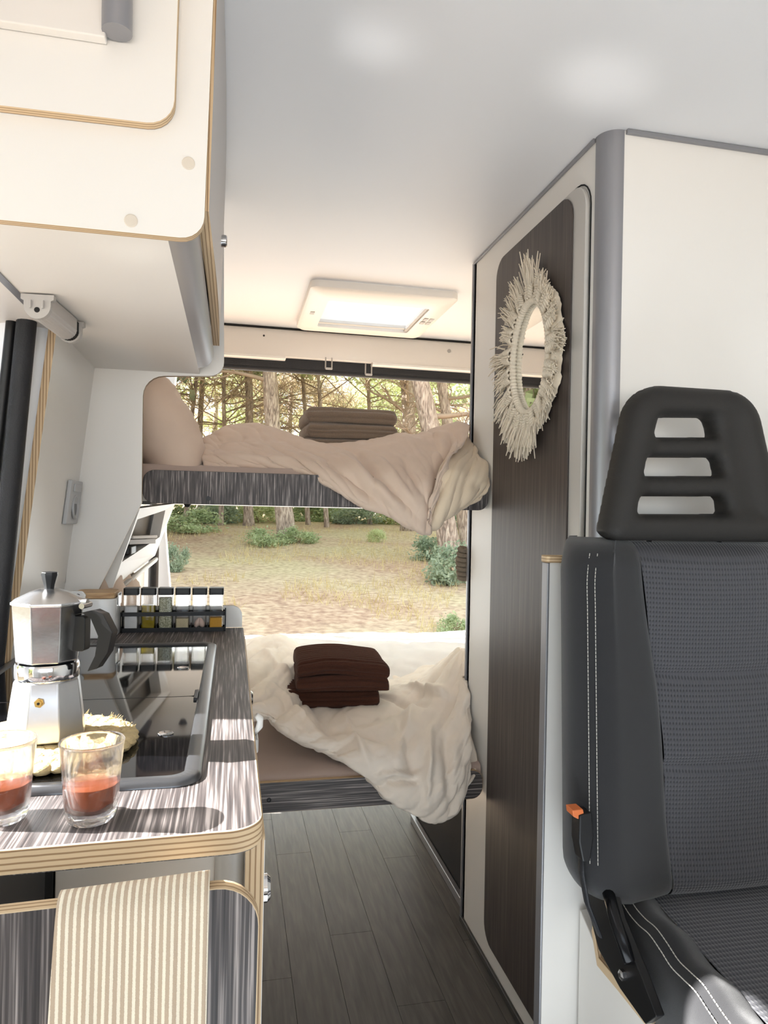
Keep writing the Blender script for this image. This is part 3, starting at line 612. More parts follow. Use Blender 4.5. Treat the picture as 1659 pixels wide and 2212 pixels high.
# lower bed
lb = thing('lower_bed', 'lower bed with dark oak front board across the van', 'bed', (.35, 2.2, .43))
P = rpoly([(.037, .43), (.684, .43), (.684, .508), (.037, .508)], [0, .03, .03, 0], 6)
MB().prism(P, 'y', BY, BY+.018, 0, 1).build('front_board', [wood_x, ply_y], lb, bevel=.001, seg=1)
for x, y in ((581, 1728), (1002, 1702)):
    c = at(x, y, Y=BY); MB().lathe([(.0058, 0), (.0058, -.001), (.003, -.002), (0, -.0018)], c, 16, axis='y').build('screw_cap', black_pl, bpy.data.objects['front_board.001'])
MB().box(.037, .68, BY+.019, 1.99, .435, .452).box(-.33, 1.3, 1.991, 2.95, .435, .452).build('slat_base', cream, lb)
A = []
prof = [(BY+.020, .454), (BY+.012, .500), (BY+.016, .518), (BY+.05, .527), (2.2, .532), (2.6, .535), (2.93, .535), (2.96, .51), (2.96, .454)]
for x in np.linspace(.0385, .682, 30): A.append([(x, y, z+(.003*nz((x, y, 3), 8) if 1 < j < 7 else 0)) for j, (y, z) in enumerate(prof)])
MB().grid(np.array(A)).build('mattress', sheet_m, lb, smooth=True)
MB().box(-.33, .0378, 1.76, 2.95, .455, .53).build('mattress_extension', sheet_m, lb, bevel=.02)
# white cover at the back of the lower bed
def proj(A):
    v = (A-CAMPOS) @ MR.T; return np.stack([v[..., 0]/v[..., 2]*F+W/2, H/2-v[..., 1]/v[..., 2]*F], -1)
def cloth(A, amp, sc, off=0, ridges=(), folds=None):
    """wrinkled copy of a cloth surface: soft noise, cross folds and single creases laid along the cloth"""
    N = normals(A); d = amp*(nfield(A, sc, off)+.5*nfield(A, np.array(sc)*2.3 if hasattr(sc, '__len__') else sc*2.3, off+5))
    nu, nv = A.shape[:2]
    if folds:
        fu, fv, h, slant = folds; uu, vv = np.meshgrid(np.linspace(0, 1, nu), np.linspace(0, 1, nv), indexing='ij')
        for k_, (m1, g) in enumerate(((1, 1), (2.1, .5), (4.3, .22))):
            B = np.stack([(uu+slant*vv)*fu*m1, (vv-.3*slant*uu)*fv*m1, np.full_like(uu, off+k_*3.3)], -1); n_ = nfield(B, 1.0, off)
            d = d+h*g*((1-np.abs(n_)*1.6)**3*np.sign(1-np.abs(n_)*1.6)-.35)
    S2 = proj(A)
    for (q0, q1, w, h) in ridges:
        line = [A.reshape(-1, 3)[np.argmin(((S2-np.array(q0)*(1-t)-np.array(q1)*t)**2).sum(-1))] for t in np.linspace(0, 1, 7)]
        best = np.full((nu, nv), 9.0); tb = np.zeros((nu, nv))
        for i in range(6):
            p0, v = line[i], line[i+1]-line[i]; L = max(v@v, 1e-9); t = np.clip(((A-p0)@v)/L, 0, 1); q = np.linalg.norm(A-p0-t[..., None]*v, axis=2); m_ = q < best; best = np.where(m_, q, best); tb = np.where(m_, (i+t)/6, tb)
        d = d+h*np.exp(-(best/w)**2)*np.sin(np.pi*np.clip(tb, .04, .96))**.6
    return A+N*d[..., None]
SGN = 1
net = [[(x, y, z) for x in (.0, .25, .5, .8, 1.2)] for y, z in ((2.30, .545), (2.35, .60), (2.5, .655), (2.75, .69), (2.9, .695), (2.99, .665), (3.0, .52))]
A = cloth(surf(net, 70, 90), .008, (7, 12, 7), 3, (), (4, 6, .008, .3))
o = MB().grid(A).build('white_cover', sheet_wh, None, smooth=True); tag(o, 'white bed cover lying flat at the back of the lower bed', 'bed cover')
def pts(rows): return [[np.minimum(at(x, y, Y=Y), (.682 if Y < 2.0 else 9, 99, 99)) for (x, y, Y) in r] for r in rows]
# lower duvet: columns from left to right, each from the back over the crest to the hem
cols = [
 [(505, 1400, 2.82), (505, 1385, 2.72), (505, 1400, 2.5), (505, 1440, 2.25), (505, 1480, 2.08), (507, 1520, 1.99), (507, 1570, 1.99)],
 [(560, 1390, 2.82), (565, 1373, 2.72), (560, 1400, 2.5), (556, 1450, 2.2), (556, 1500, 2.03), (560, 1536, 1.96), (562, 1556, 1.985)],
 [(615, 1400, 2.80), (610, 1374, 2.68), (605, 1410, 2.42), (598, 1475, 2.14), (598, 1530, 1.98), (606, 1569, 1.925), (614, 1580, 1.95)],
 [(665, 1420, 2.78), (655, 1396, 2.62), (650, 1440, 2.36), (645, 1500, 2.10), (645, 1555, 1.94), (652, 1596, 1.885), (660, 1610, 1.91)],
 [(720, 1440, 2.7), (712, 1432, 2.52), (705, 1480, 2.28), (700, 1530, 2.05), (700, 1580, 1.90), (706, 1622, 1.85), (714, 1634, 1.875)],
 [(790, 1450, 2.62), (785, 1462, 2.42), (780, 1495, 2.22), (775, 1535, 2.02), (765, 1590, 1.87), (758, 1646, 1.812), (765, 1662, 1.84)],
 [(850, 1452, 2.52), (850, 1470, 2.32), (850, 1500, 2.14), (845, 1545, 1.97), (830, 1620, 1.805), (812, 1700, 1.775), (822, 1712, 1.805)],
 [(905, 1440, 2.46), (905, 1462, 2.28), (908, 1500, 2.12), (910, 1550, 1.94), (895, 1650, 1.785), (868, 1742, 1.76), (880, 1745, 1.803)],
 [(955, 1425, 2.38), (955, 1432, 2.24), (960, 1475, 2.06), (968, 1545, 1.92), (955, 1665, 1.772), (930, 1774, 1.755), (940, 1765, 1.80)],
 [(990, 1412, 2.30), (996, 1400, 2.16), (1000, 1445, 2.03), (1008, 1530, 1.92), (1002, 1650, 1.785), (985, 1752, 1.765), (985, 1742, 1.80)],
 [(1008, 1440, 2.34), (1016, 1424, 2.2), (1019, 1465, 2.08), (1021, 1535, 1.95), (1018, 1620, 1.84), (1010, 1712, 1.79), (1000, 1710, 1.81)],
]
net = np.array(pts(cols)); A = surf(net, 190, 120)
def pt(x, y, Y): return at(x, y, Y=Y)
R_ = [((860, 1530), (905, 1700), .018, .012), ((890, 1520), (860, 1640), .014, -.012), ((985, 1470), (960, 1560), .018, .016), ((960, 1560), (975, 1740), .014, .014),
      ((930, 1570), (925, 1740), .010, -.012), ((620, 1440), (720, 1580), .022, .012), ((590, 1480), (690, 1590), .012, -.008), ((700, 1560), (840, 1600), .014, .010),
      ((740, 1540), (800, 1650), .010, -.010), ((830, 1690), (905, 1690), .007, .010), ((825, 1675), (900, 1672), .006, -.010), ((1005, 1440), (1012, 1640), .012, -.012),
      ((560, 1400), (640, 1470), .018, -.008), ((870, 1480), (985, 1500), .016, -.014), ((800, 1500), (940, 1530), .014, .010)]
A = cloth(A, .006, (11, 11, 11), 1.5, [(a_, b_, w_, h_*1.8) for a_, b_, w_, h_ in R_], (7, 2.2, .014, .6)); A = cloth(A, .0022, (26, 34, 26), 4.0)
A[..., 0] = np.minimum(A[..., 0], np.where(A[..., 1] < 2.0, .684, 9))
dv_ = MB().grid(A).build('duvet', linen_wh, None, smooth=True); md = dv_.modifiers.new('t', 'SOLIDIFY'); md.thickness = .006; md.offset = -1
tag(dv_, 'crumpled off-white duvet spilling over the front of the lower bed', 'duvet')
# folded under-layer peeping out at the wardrobe side
cols = [[(985, 1520, 2.0), (1005, 1590, 1.9), (1000, 1660, 1.83), (990, 1722, 1.80), (985, 1730, 1.812)],
        [(1015, 1490, 2.04), (1026, 1560, 1.93), (1030, 1640, 1.85), (1015, 1690, 1.80), (1005, 1705, 1.812)],
        [(1012, 1500, 2.08), (1030, 1570, 1.97), (1037, 1645, 1.865), (1028, 1672, 1.818), (1020, 1685, 1.814)]]
A = cloth(surf(np.array(pts(cols)), 24, 36), .004, (14, 14, 14), 9)
A[..., 0] = np.minimum(A[..., 0], .6845)
o = MB().grid(A).build('duvet_underside', linen_wh, dv_, smooth=True); md = o.modifiers.new('t', 'SOLIDIFY'); md.thickness = .004; md.offset = -1
# upper duvet
cols = [
 [(432, 985, 2.15), (440, 950, 2.06), (436, 968, 1.97), (438, 992, 1.91), (446, 1008, 1.90), (460, 1010, 1.93)],
 [(490, 960, 2.25), (488, 920, 2.12), (486, 950, 1.98), (488, 985, 1.90), (496, 1008, 1.88), (505, 1010, 1.92)],
 [(560, 960, 2.25), (556, 919, 2.12), (556, 950, 1.97), (560, 985, 1.89), (570, 1008, 1.87), (575, 1012, 1.91)],
 [(640, 975, 2.22), (636, 948, 2.08), (636, 972, 1.95), (636, 1000, 1.87), (640, 1018, 1.842), (645, 1020, 1.87)],
 [(720, 980, 2.2), (715, 960, 2.05), (715, 980, 1.93), (712, 1010, 1.83), (708, 1042, 1.808), (712, 1048, 1.812)],
 [(800, 975, 2.2), (795, 953, 2.05), (792, 985, 1.92), (785, 1030, 1.80), (772, 1080, 1.785), (778, 1085, 1.81)],
 [(870, 965, 2.2), (868, 942, 2.05), (868, 985, 1.90), (860, 1045, 1.785), (838, 1108, 1.77), (845, 1110, 1.80)],
 [(930, 955, 2.2), (925, 934, 2.04), (925, 990, 1.88), (915, 1060, 1.775), (890, 1130, 1.762), (897, 1130, 1.795)],
 [(985, 945, 2.18), (980, 918, 2.02), (968, 980, 1.86), (948, 1060, 1.765), (922, 1146, 1.755), (925, 1140, 1.79)],
 [(1020, 940, 2.12), (1018, 911, 2.0), (998, 960, 1.855), (955, 1010, 1.775), (926, 1140, 1.757), (930, 1135, 1.79)],
]
A = surf(np.array(pts(cols)), 170, 96)
R_ = [((690, 990), (830, 1090), .016, .012), ((730, 985), (880, 1110), .012, -.010), ((760, 975), (905, 1120), .012, .010), ((820, 990), (900, 1100), .010, -.008),
      ((990, 925), (940, 1020), .014, .018), ((950, 990), (925, 1130), .012, .014), ((450, 960), (560, 940), .012, .008), ((470, 985), (640, 1000), .012, -.008),
      ((520, 930), (640, 970), .012, .007), ((880, 960), (960, 940), .010, -.010), ((870, 1000), (915, 1080), .010, .010)]
A = cloth(A, .005, (12, 12, 12), 2.2, [(a_, b_, w_, h_*1.35) for a_, b_, w_, h_ in R_], (7, 2, .010, -.5)); A = cloth(A, .0018, (26, 26, 30), 7.0)
A[..., 0] = np.minimum(A[..., 0], .684)
du = MB().grid(A).build('duvet', linen, None, smooth=True); md = du.modifiers.new('t', 'SOLIDIFY'); md.thickness = .006; md.offset = -1
tag(du, 'taupe linen duvet hanging in a point from the upper bunk', 'duvet')
cols = [
 [(1000, 930, 2.06), (985, 972, 1.90), (950, 1010, 1.80), (935, 1075, 1.775), (922, 1143, 1.765), (930, 1138, 1.795)],
 [(1018, 935, 2.06), (1010, 975, 1.9), (985, 1015, 1.79), (965, 1070, 1.768), (945, 1136, 1.765), (948, 1130, 1.80)],
 [(1024, 945, 2.07), (1032, 975, 1.92), (1020, 1015, 1.80), (1000, 1062, 1.77), (975, 1112, 1.77), (972, 1108, 1.80)],
 [(1024, 950, 2.09), (1042, 975, 1.94), (1050, 1005, 1.83), (1040, 1050, 1.785), (1010, 1090, 1.785), (1000, 1092, 1.805)],
 [(1022, 960, 2.12), (1046, 985, 1.97), (1065, 1020, 1.865), (1064, 1045, 1.80), (1040, 1076, 1.793), (1020, 1085, 1.808)]]
A = surf(np.array(pts(cols)), 50, 60)
R_ = [((1000, 985), (950, 1110), .010, -.010), ((1025, 985), (990, 1090), .010, .008), ((940, 1135), (1030, 1075), .006, .006)]
A = cloth(A, .005, (13, 13, 13), 5.1, R_, (3, 1.6, .006, .3)); A[..., 0] = np.minimum(A[..., 0], .6845)
o = MB().grid(A).build('turned_back_corner', linen_lt, du, smooth=True); md = o.modifiers.new('t', 'SOLIDIFY'); md.thickness = .005; md.offset = -1
# pillows
def pillow(name, c, hw_, hh_, th_, M_, m, label):
    n = 34; mb = MB()
    for s in (1, -1):
        A = np.zeros((n, n, 3))
        for i, u in enumerate(np.linspace(-1, 1, n)):
            for j, v in enumerate(np.linspace(-1, 1, n)):
                e_ = max(0, (1-u**4)*(1-v**4)); t = th_*e_**.55
                k_ = 1-.07*(1-abs(u)**2)*abs(v)**3; k2 = 1-.07*(1-abs(v)**2)*abs(u)**3
                x, y = u*hw_*k2, v*hh_*k_
                t += (.010*nz((x, y, s*.2), 13)+.010*(1-abs(nz((x*1.5+y*.6, y*.5, s), 13))*2)**3)*e_**.5
                p = M_ @ Vector((x, y, s*t)); A[i, j] = (c[0]+p.x, c[1]+p.y, c[2]+p.z)
        mb.grid(A)
    o = mb.build(name, m, None, smooth=True, merge=True); return tag(o, label, 'pillow')
M1 = Matrix.Rotation(math.radians(56), 3, 'Y')
pillow('pillow', (-.205, 2.06, 1.432), .18, .22, .085, M1, linen, 'taupe linen pillow propped at the head of the upper bunk')
M2 = Matrix.Rotation(math.radians(72), 3, 'Y')
pillow('pillow', (-.268, 1.98, .86), .24, .2, .05, M2, linen, 'taupe pillow behind the spice jars at the end of the lower bed')
# ---------------------------------------------------------------- towels
def towel(name, x0, x1, y0, y1, z0, z1, m, label, folds=2, rot=0, ribs=5, group=None, seed=0, droop=0):
    t = thing(name, label, 'towel', ((x0+x1)/2, (y0+y1)/2, z0), group)
    R = Matrix.Rotation(rot, 3, 'Z'); cx, cy = (x0+x1)/2, (y0+y1)/2; h = (z1-z0)/folds
    for f in range(folds):
        za, zb = z0+f*h, z0+(f+1)*h-.0004; nx, n = 44, 200; A = np.zeros((nx, n, 3)); yy0 = y0+(.006*(f % 2)); hz_ = zb-za
        loop = rrect(yy0, y1, za, zb, hz_*.46, 8); LP = np.array(loop+[loop[0]]); sl_ = np.concatenate([[0], np.cumsum(np.linalg.norm(np.diff(LP, axis=0), axis=1))])
        S_ = np.linspace(0, sl_[-1], n, endpoint=False); PY = np.interp(S_, sl_, LP[:, 0]); PZ_ = np.interp(S_, sl_, LP[:, 1])
        ty = np.roll(PY, -1)-np.roll(PY, 1); tz = np.roll(PZ_, -1)-np.roll(PZ_, 1); tl_ = np.hypot(ty, tz)+1e-9; ny, nz_ = tz/tl_, -ty/tl_
        for i in range(nx):
            u = i/(nx-1); x = x0+(x1-x0)*u; ee = max(0, 1-(abs(u-.5)/.5)**16)**.5
            for j in range(n):
                rdg = (.0095*abs(math.sin(math.pi*S_[j]/.0245+seed+.5*math.sin(x*14+seed)))**.6-.007)*(.25+.75*ee)
                sh = .62+.38*ee; Y = (yy0+y1)/2+(PY[j]-(yy0+y1)/2)*(.97+.03*ee)+ny[j]*rdg; Zl = za+(PZ_[j]-za)*1.0+nz_[j]*rdg
                Zl = (za+zb)/2+(Zl-(za+zb)/2)*sh
                wob = .006*mnoise.noise(Vector((x*9, Y*9+seed, f*3.1)))
                Zl += wob*.6-droop*abs(u-.4)**2*(1 if f == folds-1 else .6); Y += wob
                xx = x+.005*mnoise.noise(Vector((Y*11, Zl*30, seed)))
                p = R @ Vector((xx-cx, Y-cy, 0)); A[i, j] = (cx+p.x, cy+p.y, max(Zl, z0+.0001))
        mb = MB().grid(A, cv=True); mb.f += [tuple(range(n)), tuple(range((nx-1)*n, nx*n))[::-1]]; mb.m += [0, 0]
        mb.build('folded_layer', m, t, smooth=True)
    return t
towel('bath_towel', .205, .482, 2.09, 2.36, 1.392, 1.427, terry_t, 'folded taupe towel at the bottom of the upper bunk stack', 1, 0, seed=1, group='taupe towels on the upper bunk')
towel('bath_towel', .212, .488, 2.09, 2.35, 1.4275, 1.522, terry_t, 'thick folded taupe towel on top of the upper bunk stack', 2, .02, seed=2.2, group='taupe towels on the upper bunk')
# block of duvet that carries the towels
net = [[(x, y, z) for x in (.1, .2, .35, .5, .6)] for y, z in ((1.95, 1.32), (2.0, 1.375), (2.1, 1.3915), (2.3, 1.3915), (2.45, 1.375), (2.5, 1.31))]
o = MB().grid(surf(net, 20, 20)).build('duvet_filling', linen, du, smooth=True)
towel('bath_towel', .175, .455, 2.06, 2.34, .618, .675, terry_d, 'dark brown folded towel at the bottom of the lower bed stack', 1, -.10, seed=.4, group='dark brown towels on the lower bed')
towel('bath_towel', .20, .475, 2.04, 2.32, .676, .768, terry_d, 'dark brown ribbed towel on top of the lower bed stack', 2, -.04, seed=1.7, group='dark brown towels on the lower bed', droop=.05)
# ---------------------------------------------------------------- side shelf with magazines
ss = thing('wall_pocket', 'white slanted wall pocket shelf below the upper bunk', 'shelf', (-.25, 1.9, 1.0))
def quad(px_list, Y0, Y1):  # slanted pocket frame in depth
    return [tuple(at(x, y, Y=Y0)) for x, y in px_list]
o_ = [(302, 1098), (378, 1088), (335, 1200), (243, 1270)]; i_ = [(297, 1122), (357, 1102), (345, 1160), (262, 1215)]
Yo = [1.80, 2.3, 2.35, 1.80]
O = [at(x, y, Y=yy) for (x, y), yy in zip(o_, Yo)]; I = [at(x, y, Y=yy) for (x, y), yy in zip(i_, [1.83, 2.2, 2.24, 1.83])]
mb = MB(); bk = np.array([-.03, .0, .0]); mb.add(O+I+[p+bk for p in O]+[p+bk for p in I], [(0, 1, 5, 4), (1, 2, 6, 5), (2, 3, 7, 6), (3, 0, 4, 7), (8, 9, 1, 0), (9, 10, 2, 1), (10, 11, 3, 2), (11, 8, 0, 3), (4, 5, 13, 12), (5, 6, 14, 13), (6, 7, 15, 14), (7, 4, 12, 15)])
mb.build('pocket_frame', white, ss)
mb = MB(); bk2 = np.array([-.035, .09, .0]); ce = sum(I)/4; mb.add([ce+(p-ce)*1.3+bk2 for p in I], [(0, 1, 2, 3)]); mb.build('pocket_back', mat('pocket_grey', lin(120, 114, 106), .6), ss)
L0, L1 = at(243, 1272, Y=1.80), at(335, 1202, Y=2.35); mb = MB(); mb.tube([L0+(0, 0, -.012), L1+(0, 0, -.012)], .012, 8, flat=(1, .6)); mb.build('lower_rail', alu_lt, ss, smooth=True)
for k_, (ya_, yb_, cl, lab) in enumerate(((1158, 1164, (206, 202, 196), 'topmost thin magazine in the wall pocket'), (1166, 1176, (186, 184, 182), 'lowest pale magazine in the wall pocket'))):
    a = at(288-k_*8, ya_, Y=1.90); b_ = at(340-k_*4, ya_-2, Y=2.16); c = at(340-k_*4, yb_-2, Y=2.16); d = at(288-k_*8, yb_, Y=1.90); off = np.array([-.055, 0, .0])
    mb = MB(); mb.add([a, b_, c, d, a+off, b_+off, c+off, d+off], [(0, 1, 2, 3), (4, 7, 6, 5), (0, 4, 5, 1), (3, 2, 6, 7), (1, 5, 6, 2), (0, 3, 7, 4)])
    o = mb.build('magazine', mat('magazine_%d' % k_, lin(*cl), .6), None); tag(o, lab, 'magazine', 'magazines in the wall pocket')
mb = MB(); c = at(279, 1186, Y=1.93); mb.prism(rrect(c[0]-.03, c[0]+.012, 1.88, 1.98, .01), 'z', c[2]-.012, c[2]+.008); o = mb.build('phone_case', black_pl, None, bevel=.003); tag(o, 'small black case tucked in the wall pocket', 'case')
# rope ball at the wardrobe edge
c = at(1000, 1215, Y=2.02); rb = MB()
for k_ in range(7):
    r = .012+.006*math.sin(math.pi*k_/6); z = c[2]-.045+.014*k_; rb.tube([(c[0]+r*math.cos(a)*.9, c[1]+r*math.sin(a), z+.004*math.sin(a)) for a in np.linspace(0, 2*math.pi, 14, endpoint=False)], .0075, 6, closed=True)
o = rb.build('rope_knot', mat('jute', lin(134, 120, 104), .95, bump=.8, bscale=300, var=.25, vscale=90), None, smooth=True); tag(o, 'grey jute rope knot hanging at the rear edge of the bathroom wall', 'rope')
# ================================================================== MACRAME MIRROR
mc = np.array([WX-.022, 1.512, 1.571]); ea, eb = .096, .125
mi = thing('macrame_mirror', 'oval mirror in a fringed cream macrame frame hung on the bathroom door', 'mirror', tuple(mc))
def mp(th, k_, dx=0, off=(0, 0)):   # th 0 = towards the viewer's right, 90 deg = up
    e1 = ea*min(k_, 1.04)+max(0, k_-1.04)*.092; e2 = eb*min(k_, 1.04)+max(0, k_-1.04)*.070; return np.array([mc[0]+dx, mc[1]-e1*math.cos(th)+off[0], mc[2]+e2*math.sin(th)+off[1]])
N = 72; mb = MB(); A = [[mp(2*math.pi*j/N, k_, dx) for j in range(N)] for k_, dx in ((.0001, .003), (1.02, .003), (1.02, .0065), (.0001, .0065))]
mb.grid(np.array(A), cv=True); mb.build('mirror_glass', mirror_m, mi, auto=30)
n = 440; path = [mp(2*math.pi*j/n, 1.04, -.004) for j in range(n)]; rr_ = [.0085+.0012*math.sin(j*2*math.pi*88/n) for j in range(n)]
MB().tube(path, rr_, 8, closed=True, up=(1, 0, 0)).build('cord_rim', cotton, mi, smooth=True)
A = []
for k_ in np.linspace(1.03, 1.66, 14):
    row = []
    for j in range(150):
        th = 2*math.pi*j/150; p = mp(th, k_*(1+.03*math.sin(th*11+1)), 0); s = (k_-1.03)/.63
        p[0] = WX-.0165-.010*math.sin(math.pi*min(1, s*.9+.08))-.003*mnoise.noise(Vector(p*80))-.002*abs(math.sin(th*44+k_*30)); row.append(p)
    A.append(row)
MB().grid(np.array(A), cv=True).build('knotted_band', cotton, mi, smooth=True)
LEN = {88: .075, 64: .034, 44: .018, 24: .014, 2: .052, -20: .016, -38: .030, -58: .030, -78: .062, -95: .062, -112: .060, -130: .052, -150: .05, -170: .036, 170: .058, 150: .026, 133: .052, 113: .058}
rnd = random.Random(3)
for deg, L in LEN.items():
    th = math.radians(deg); cd_ = MB()
    for s in (-1, 1):              # leaf of knotted cords
        for q in range(6):
            k0, k1 = 1.1+q*.085, 1.2+q*.085; dth = s*.15*(1-.35*q/6)
            a_ = mp(th, k0+.09, -.011); b_ = mp(th+dth*.5, k0+.06, -.015); c_ = mp(th+dth, k0-.02, -.008)
            cd_.tube([a_, b_, c_], .0036, 6)
    for j in range(10):
        k_ = 1.1+.055*j; p = mp(th, k_, -.013+.002*(j % 2)); cd_.tube([p+(0, .004, .001), p+(-.002, 0, 0), p+(0, -.004, -.001)], .003, 5)
    cd_.build('knotted_leaf', cotton, mi, smooth=True)
    fb = MB(); rad = np.array([0, -math.cos(th), math.sin(th)]); tan = np.array([0, math.sin(th), math.cos(th)])
    for j in range(60):
        w = rnd.gauss(0, .42); st = mp(th+w*.17, 1.5+rnd.uniform(-.1, .12), -.008+rnd.uniform(-.008, .006)); st[0] = min(st[0], WX-.018)
        l = L*rnd.uniform(.55, 1.1); d = rad+tan*w*.35*rnd.uniform(.3, 1.2)+np.array([rnd.uniform(-.18, .02), rnd.uniform(-.1, .1), rnd.uniform(-.25, .05)]); d /= np.linalg.norm(d)
        p1_ = st+d*l*.55+np.array([rnd.uniform(-.006, .0), 0, 0]); p2_ = st+d*l+np.array([rnd.uniform(-.008, .0), rnd.uniform(-.006, .006), -l*rnd.uniform(.02, .22)])
        for p in (p1_, p2_): p[0] = min(p[0], WX-.0165)
        fb.tube([st, p1_, p2_], [.0019, .0016, .0010], 4)
    tag(fb.build('fringe', cotton, mi), kind='stuff')
# ================================================================== SEAT
seat = thing('passenger_seat', 'grey and black fabric passenger seat with slotted headrest', 'seat', (.785, 1.0, 0))
blk = mat('black_seat_fabric', lin(41, 41, 43), .85, bump=.4, bscale=1500, var=.08, vscale=40, spec=.25, sheen=.3)
foam = mat('moulded_black_foam', lin(42, 40, 38), .55, bump=.35, bscale=900, spec=.35)
dot = bpy.data.materials.new('dotted_grey_fabric'); dot.use_nodes = True; nt = dot.node_tree; b = nt.nodes['Principled BSDF']; b.inputs['Roughness'].default_value = .85; b.inputs['Sheen Weight'].default_value = .3
tc = nt.nodes.new('ShaderNodeTexCoord'); sx = nt.nodes.new('ShaderNodeSeparateXYZ'); nt.links.new(tc.outputs['Object'], sx.inputs[0])
def mth(op, a, b_=None):
    n_ = nt.nodes.new('ShaderNodeMath'); n_.operation = op
    for i, v in enumerate((a, b_)):
        if v is None: continue
        if hasattr(v, 'name'): nt.links.new(v, n_.inputs[i])
        else: n_.inputs[i].default_value = v
    return n_.outputs[0]
yz = mth('ADD', sx.outputs['Z'], mth('MULTIPLY', sx.outputs['Y'], -1.0)); fr_ = 2*math.pi/.0115
s1 = mth('SINE', mth('MULTIPLY', mth('ADD', sx.outputs['X'], mth('MULTIPLY', yz, .75)), fr_)); s2 = mth('SINE', mth('MULTIPLY', mth('SUBTRACT', sx.outputs['X'], mth('MULTIPLY', yz, .75)), fr_))
pd = mth('MULTIPLY', s1, s2); rp = nt.nodes.new('ShaderNodeValToRGB'); rp.color_ramp.elements[0].position = .35; rp.color_ramp.elements[0].color = lin(68, 68, 73); rp.color_ramp.elements[1].position = .62; rp.color_ramp.elements[1].color = lin(38, 39, 44)
nt.links.new(pd, rp.inputs[0]); nt.links.new(rp.outputs[0], b.inputs['Base Color'])
bp = nt.nodes.new('ShaderNodeBump'); bp.inputs['Strength'].default_value = .5; bp.inputs['Distance'].default_value = .0015; bp.invert = True; nt.links.new(pd, bp.inputs['Height']); nt.links.new(bp.outputs[0], b.inputs['Normal'])
SX, YF = .785, 1.055
def edgeY(v):   # rounding at top and bottom of the backrest
    t = max(0, (abs(v-.5)-.42)/.08); return .055*(1-math.sqrt(max(0, 1-t*t)))
vs__ = np.concatenate([np.linspace(0, .1, 10), np.linspace(.1, .9, 30)[1:-1], np.linspace(.9, 1, 10)])
z0, z1 = .560, 1.168
def lean(v): return YF-.035*(1-v)
def xin(v, s): return (.052+(.109-.052)*v+.004*math.sin(v*9)) if s < 0 else .182+.012*v
def wout(v, s):
    t = max(0, (v-.90)/.10); b__ = max(0, (.12-v)/.12); return (.225 if s < 0 else .30)-.045*(1-math.sqrt(max(0, 1-t*t)))-.05*b__*b__
for s, nm in ((-1, 'bolster'), (1, 'bolster')):
    A = []
    for v in vs__:
        z = z0+(z1-z0)*v; w = wout(v, s); y = lean(v)+edgeY(v); xi = xin(v, s)
        cross = [(w-.035, .11), (w-.008, .09), (w+.001, .06), (w-.003, .03), (w-.022, .004), (w-.05, -.006), ((w+xi)/2, -.004), (xi+.012, .007), (xi, .013)]
        C_ = cr(np.array(cross), 26); A.append([(SX+s*a, max(y+b_, 0), z) for a, b_ in C_])
    MB().grid(np.array(A)).build(nm, blk, seat, smooth=True)
A = []
for v in vs__:
    z = z0+(z1-z0)*v; y = lean(v)+edgeY(v)
    dip = sum(.006*math.exp(-((z-zs_)/.006)**2) for zs_ in (.938, .788))
    A.append([(SX-xin(v, -1)+(xin(v, -1)+xin(v, 1))*u, y+.0125+.004*(2*u-1)**2-.004+dip-.004*math.cos(v*15), z) for u in np.linspace(0, 1, 24)])
MB().grid(np.array(A)).build('backrest_insert', dot, seat, smooth=True)
MB().prism(rrect(SX-.19, SX+.26, z0+.03, z1-.02, .05), 'y', YF+.05, YF+.115).build('back_shell', black_pl, seat, bevel=.01)
# stitching
def stitches(pts_, r=.0007, name='stitching'):
    mb = MB(); P_ = cr(np.array(pts_), 120)
    L = np.cumsum([0]+[np.linalg.norm(P_[i+1]-P_[i]) for i in range(len(P_)-1)]); d = 0
    while d < L[-1]-.006:
        a = [np.interp(d, L, P_[:, k_]) for k_ in range(3)]; b_ = [np.interp(d+.0048, L, P_[:, k_]) for k_ in range(3)]; mb.tube([a, b_], r, 5); d += .0062
    return tag(mb.build(name, mat('pale_thread', lin(196, 192, 184), .8) if 'pale_thread' not in MATS else MATS['pale_thread'], seat), kind='stuff')
for k_ in (0, 1):
    pts_ = []
    for v in np.linspace(.14, .965, 12):
        w = wout(v, -1); y = lean(v)+edgeY(v)
        pts_.append((SX-(w-.0135-.010*k_), y+.0085-.0075*k_-.0020, z0+(z1-z0)*v))
    stitches(pts_)
# headrest from a signed distance outline
def sdp(px_, pz_, poly):
    d2 = np.full(px_.shape, 1e9); sgn = np.zeros(px_.shape, int); n_ = len(poly)
    for i in range(n_):
        ax, az = poly[i]; bx, bz_ = poly[(i+1) % n_]; ex_, ez = bx-ax, bz_-az; t = np.clip(((px_-ax)*ex_+(pz_-az)*ez)/(ex_*ex_+ez*ez), 0, 1)
        d2 = np.minimum(d2, (px_-ax-t*ex_)**2+(pz_-az-t*ez)**2)
        c_ = ((az > pz_) != (bz_ > pz_)) & (px_ < (bx-ax)*(pz_-az)/(bz_-az+1e-12)+ax); sgn ^= c_
    return np.where(sgn == 1, 1, -1)*np.sqrt(d2)
YH = 1.085
q_ = lambda x, y: tuple(at(x, y, Y=YH-.02)[[0, 2]])
hz0 = q_(1475, 1170)[1]; hz1 = q_(1475, 830)[1]
outl = rpoly([(SX-.178, hz0+.012), (SX-.158, hz0), (SX+.158, hz0), (SX+.178, hz0+.012), (SX+.118, hz1), (SX-.118, hz1)], [.012, .02, .02, .012, .07, .07], 8)
slots = []
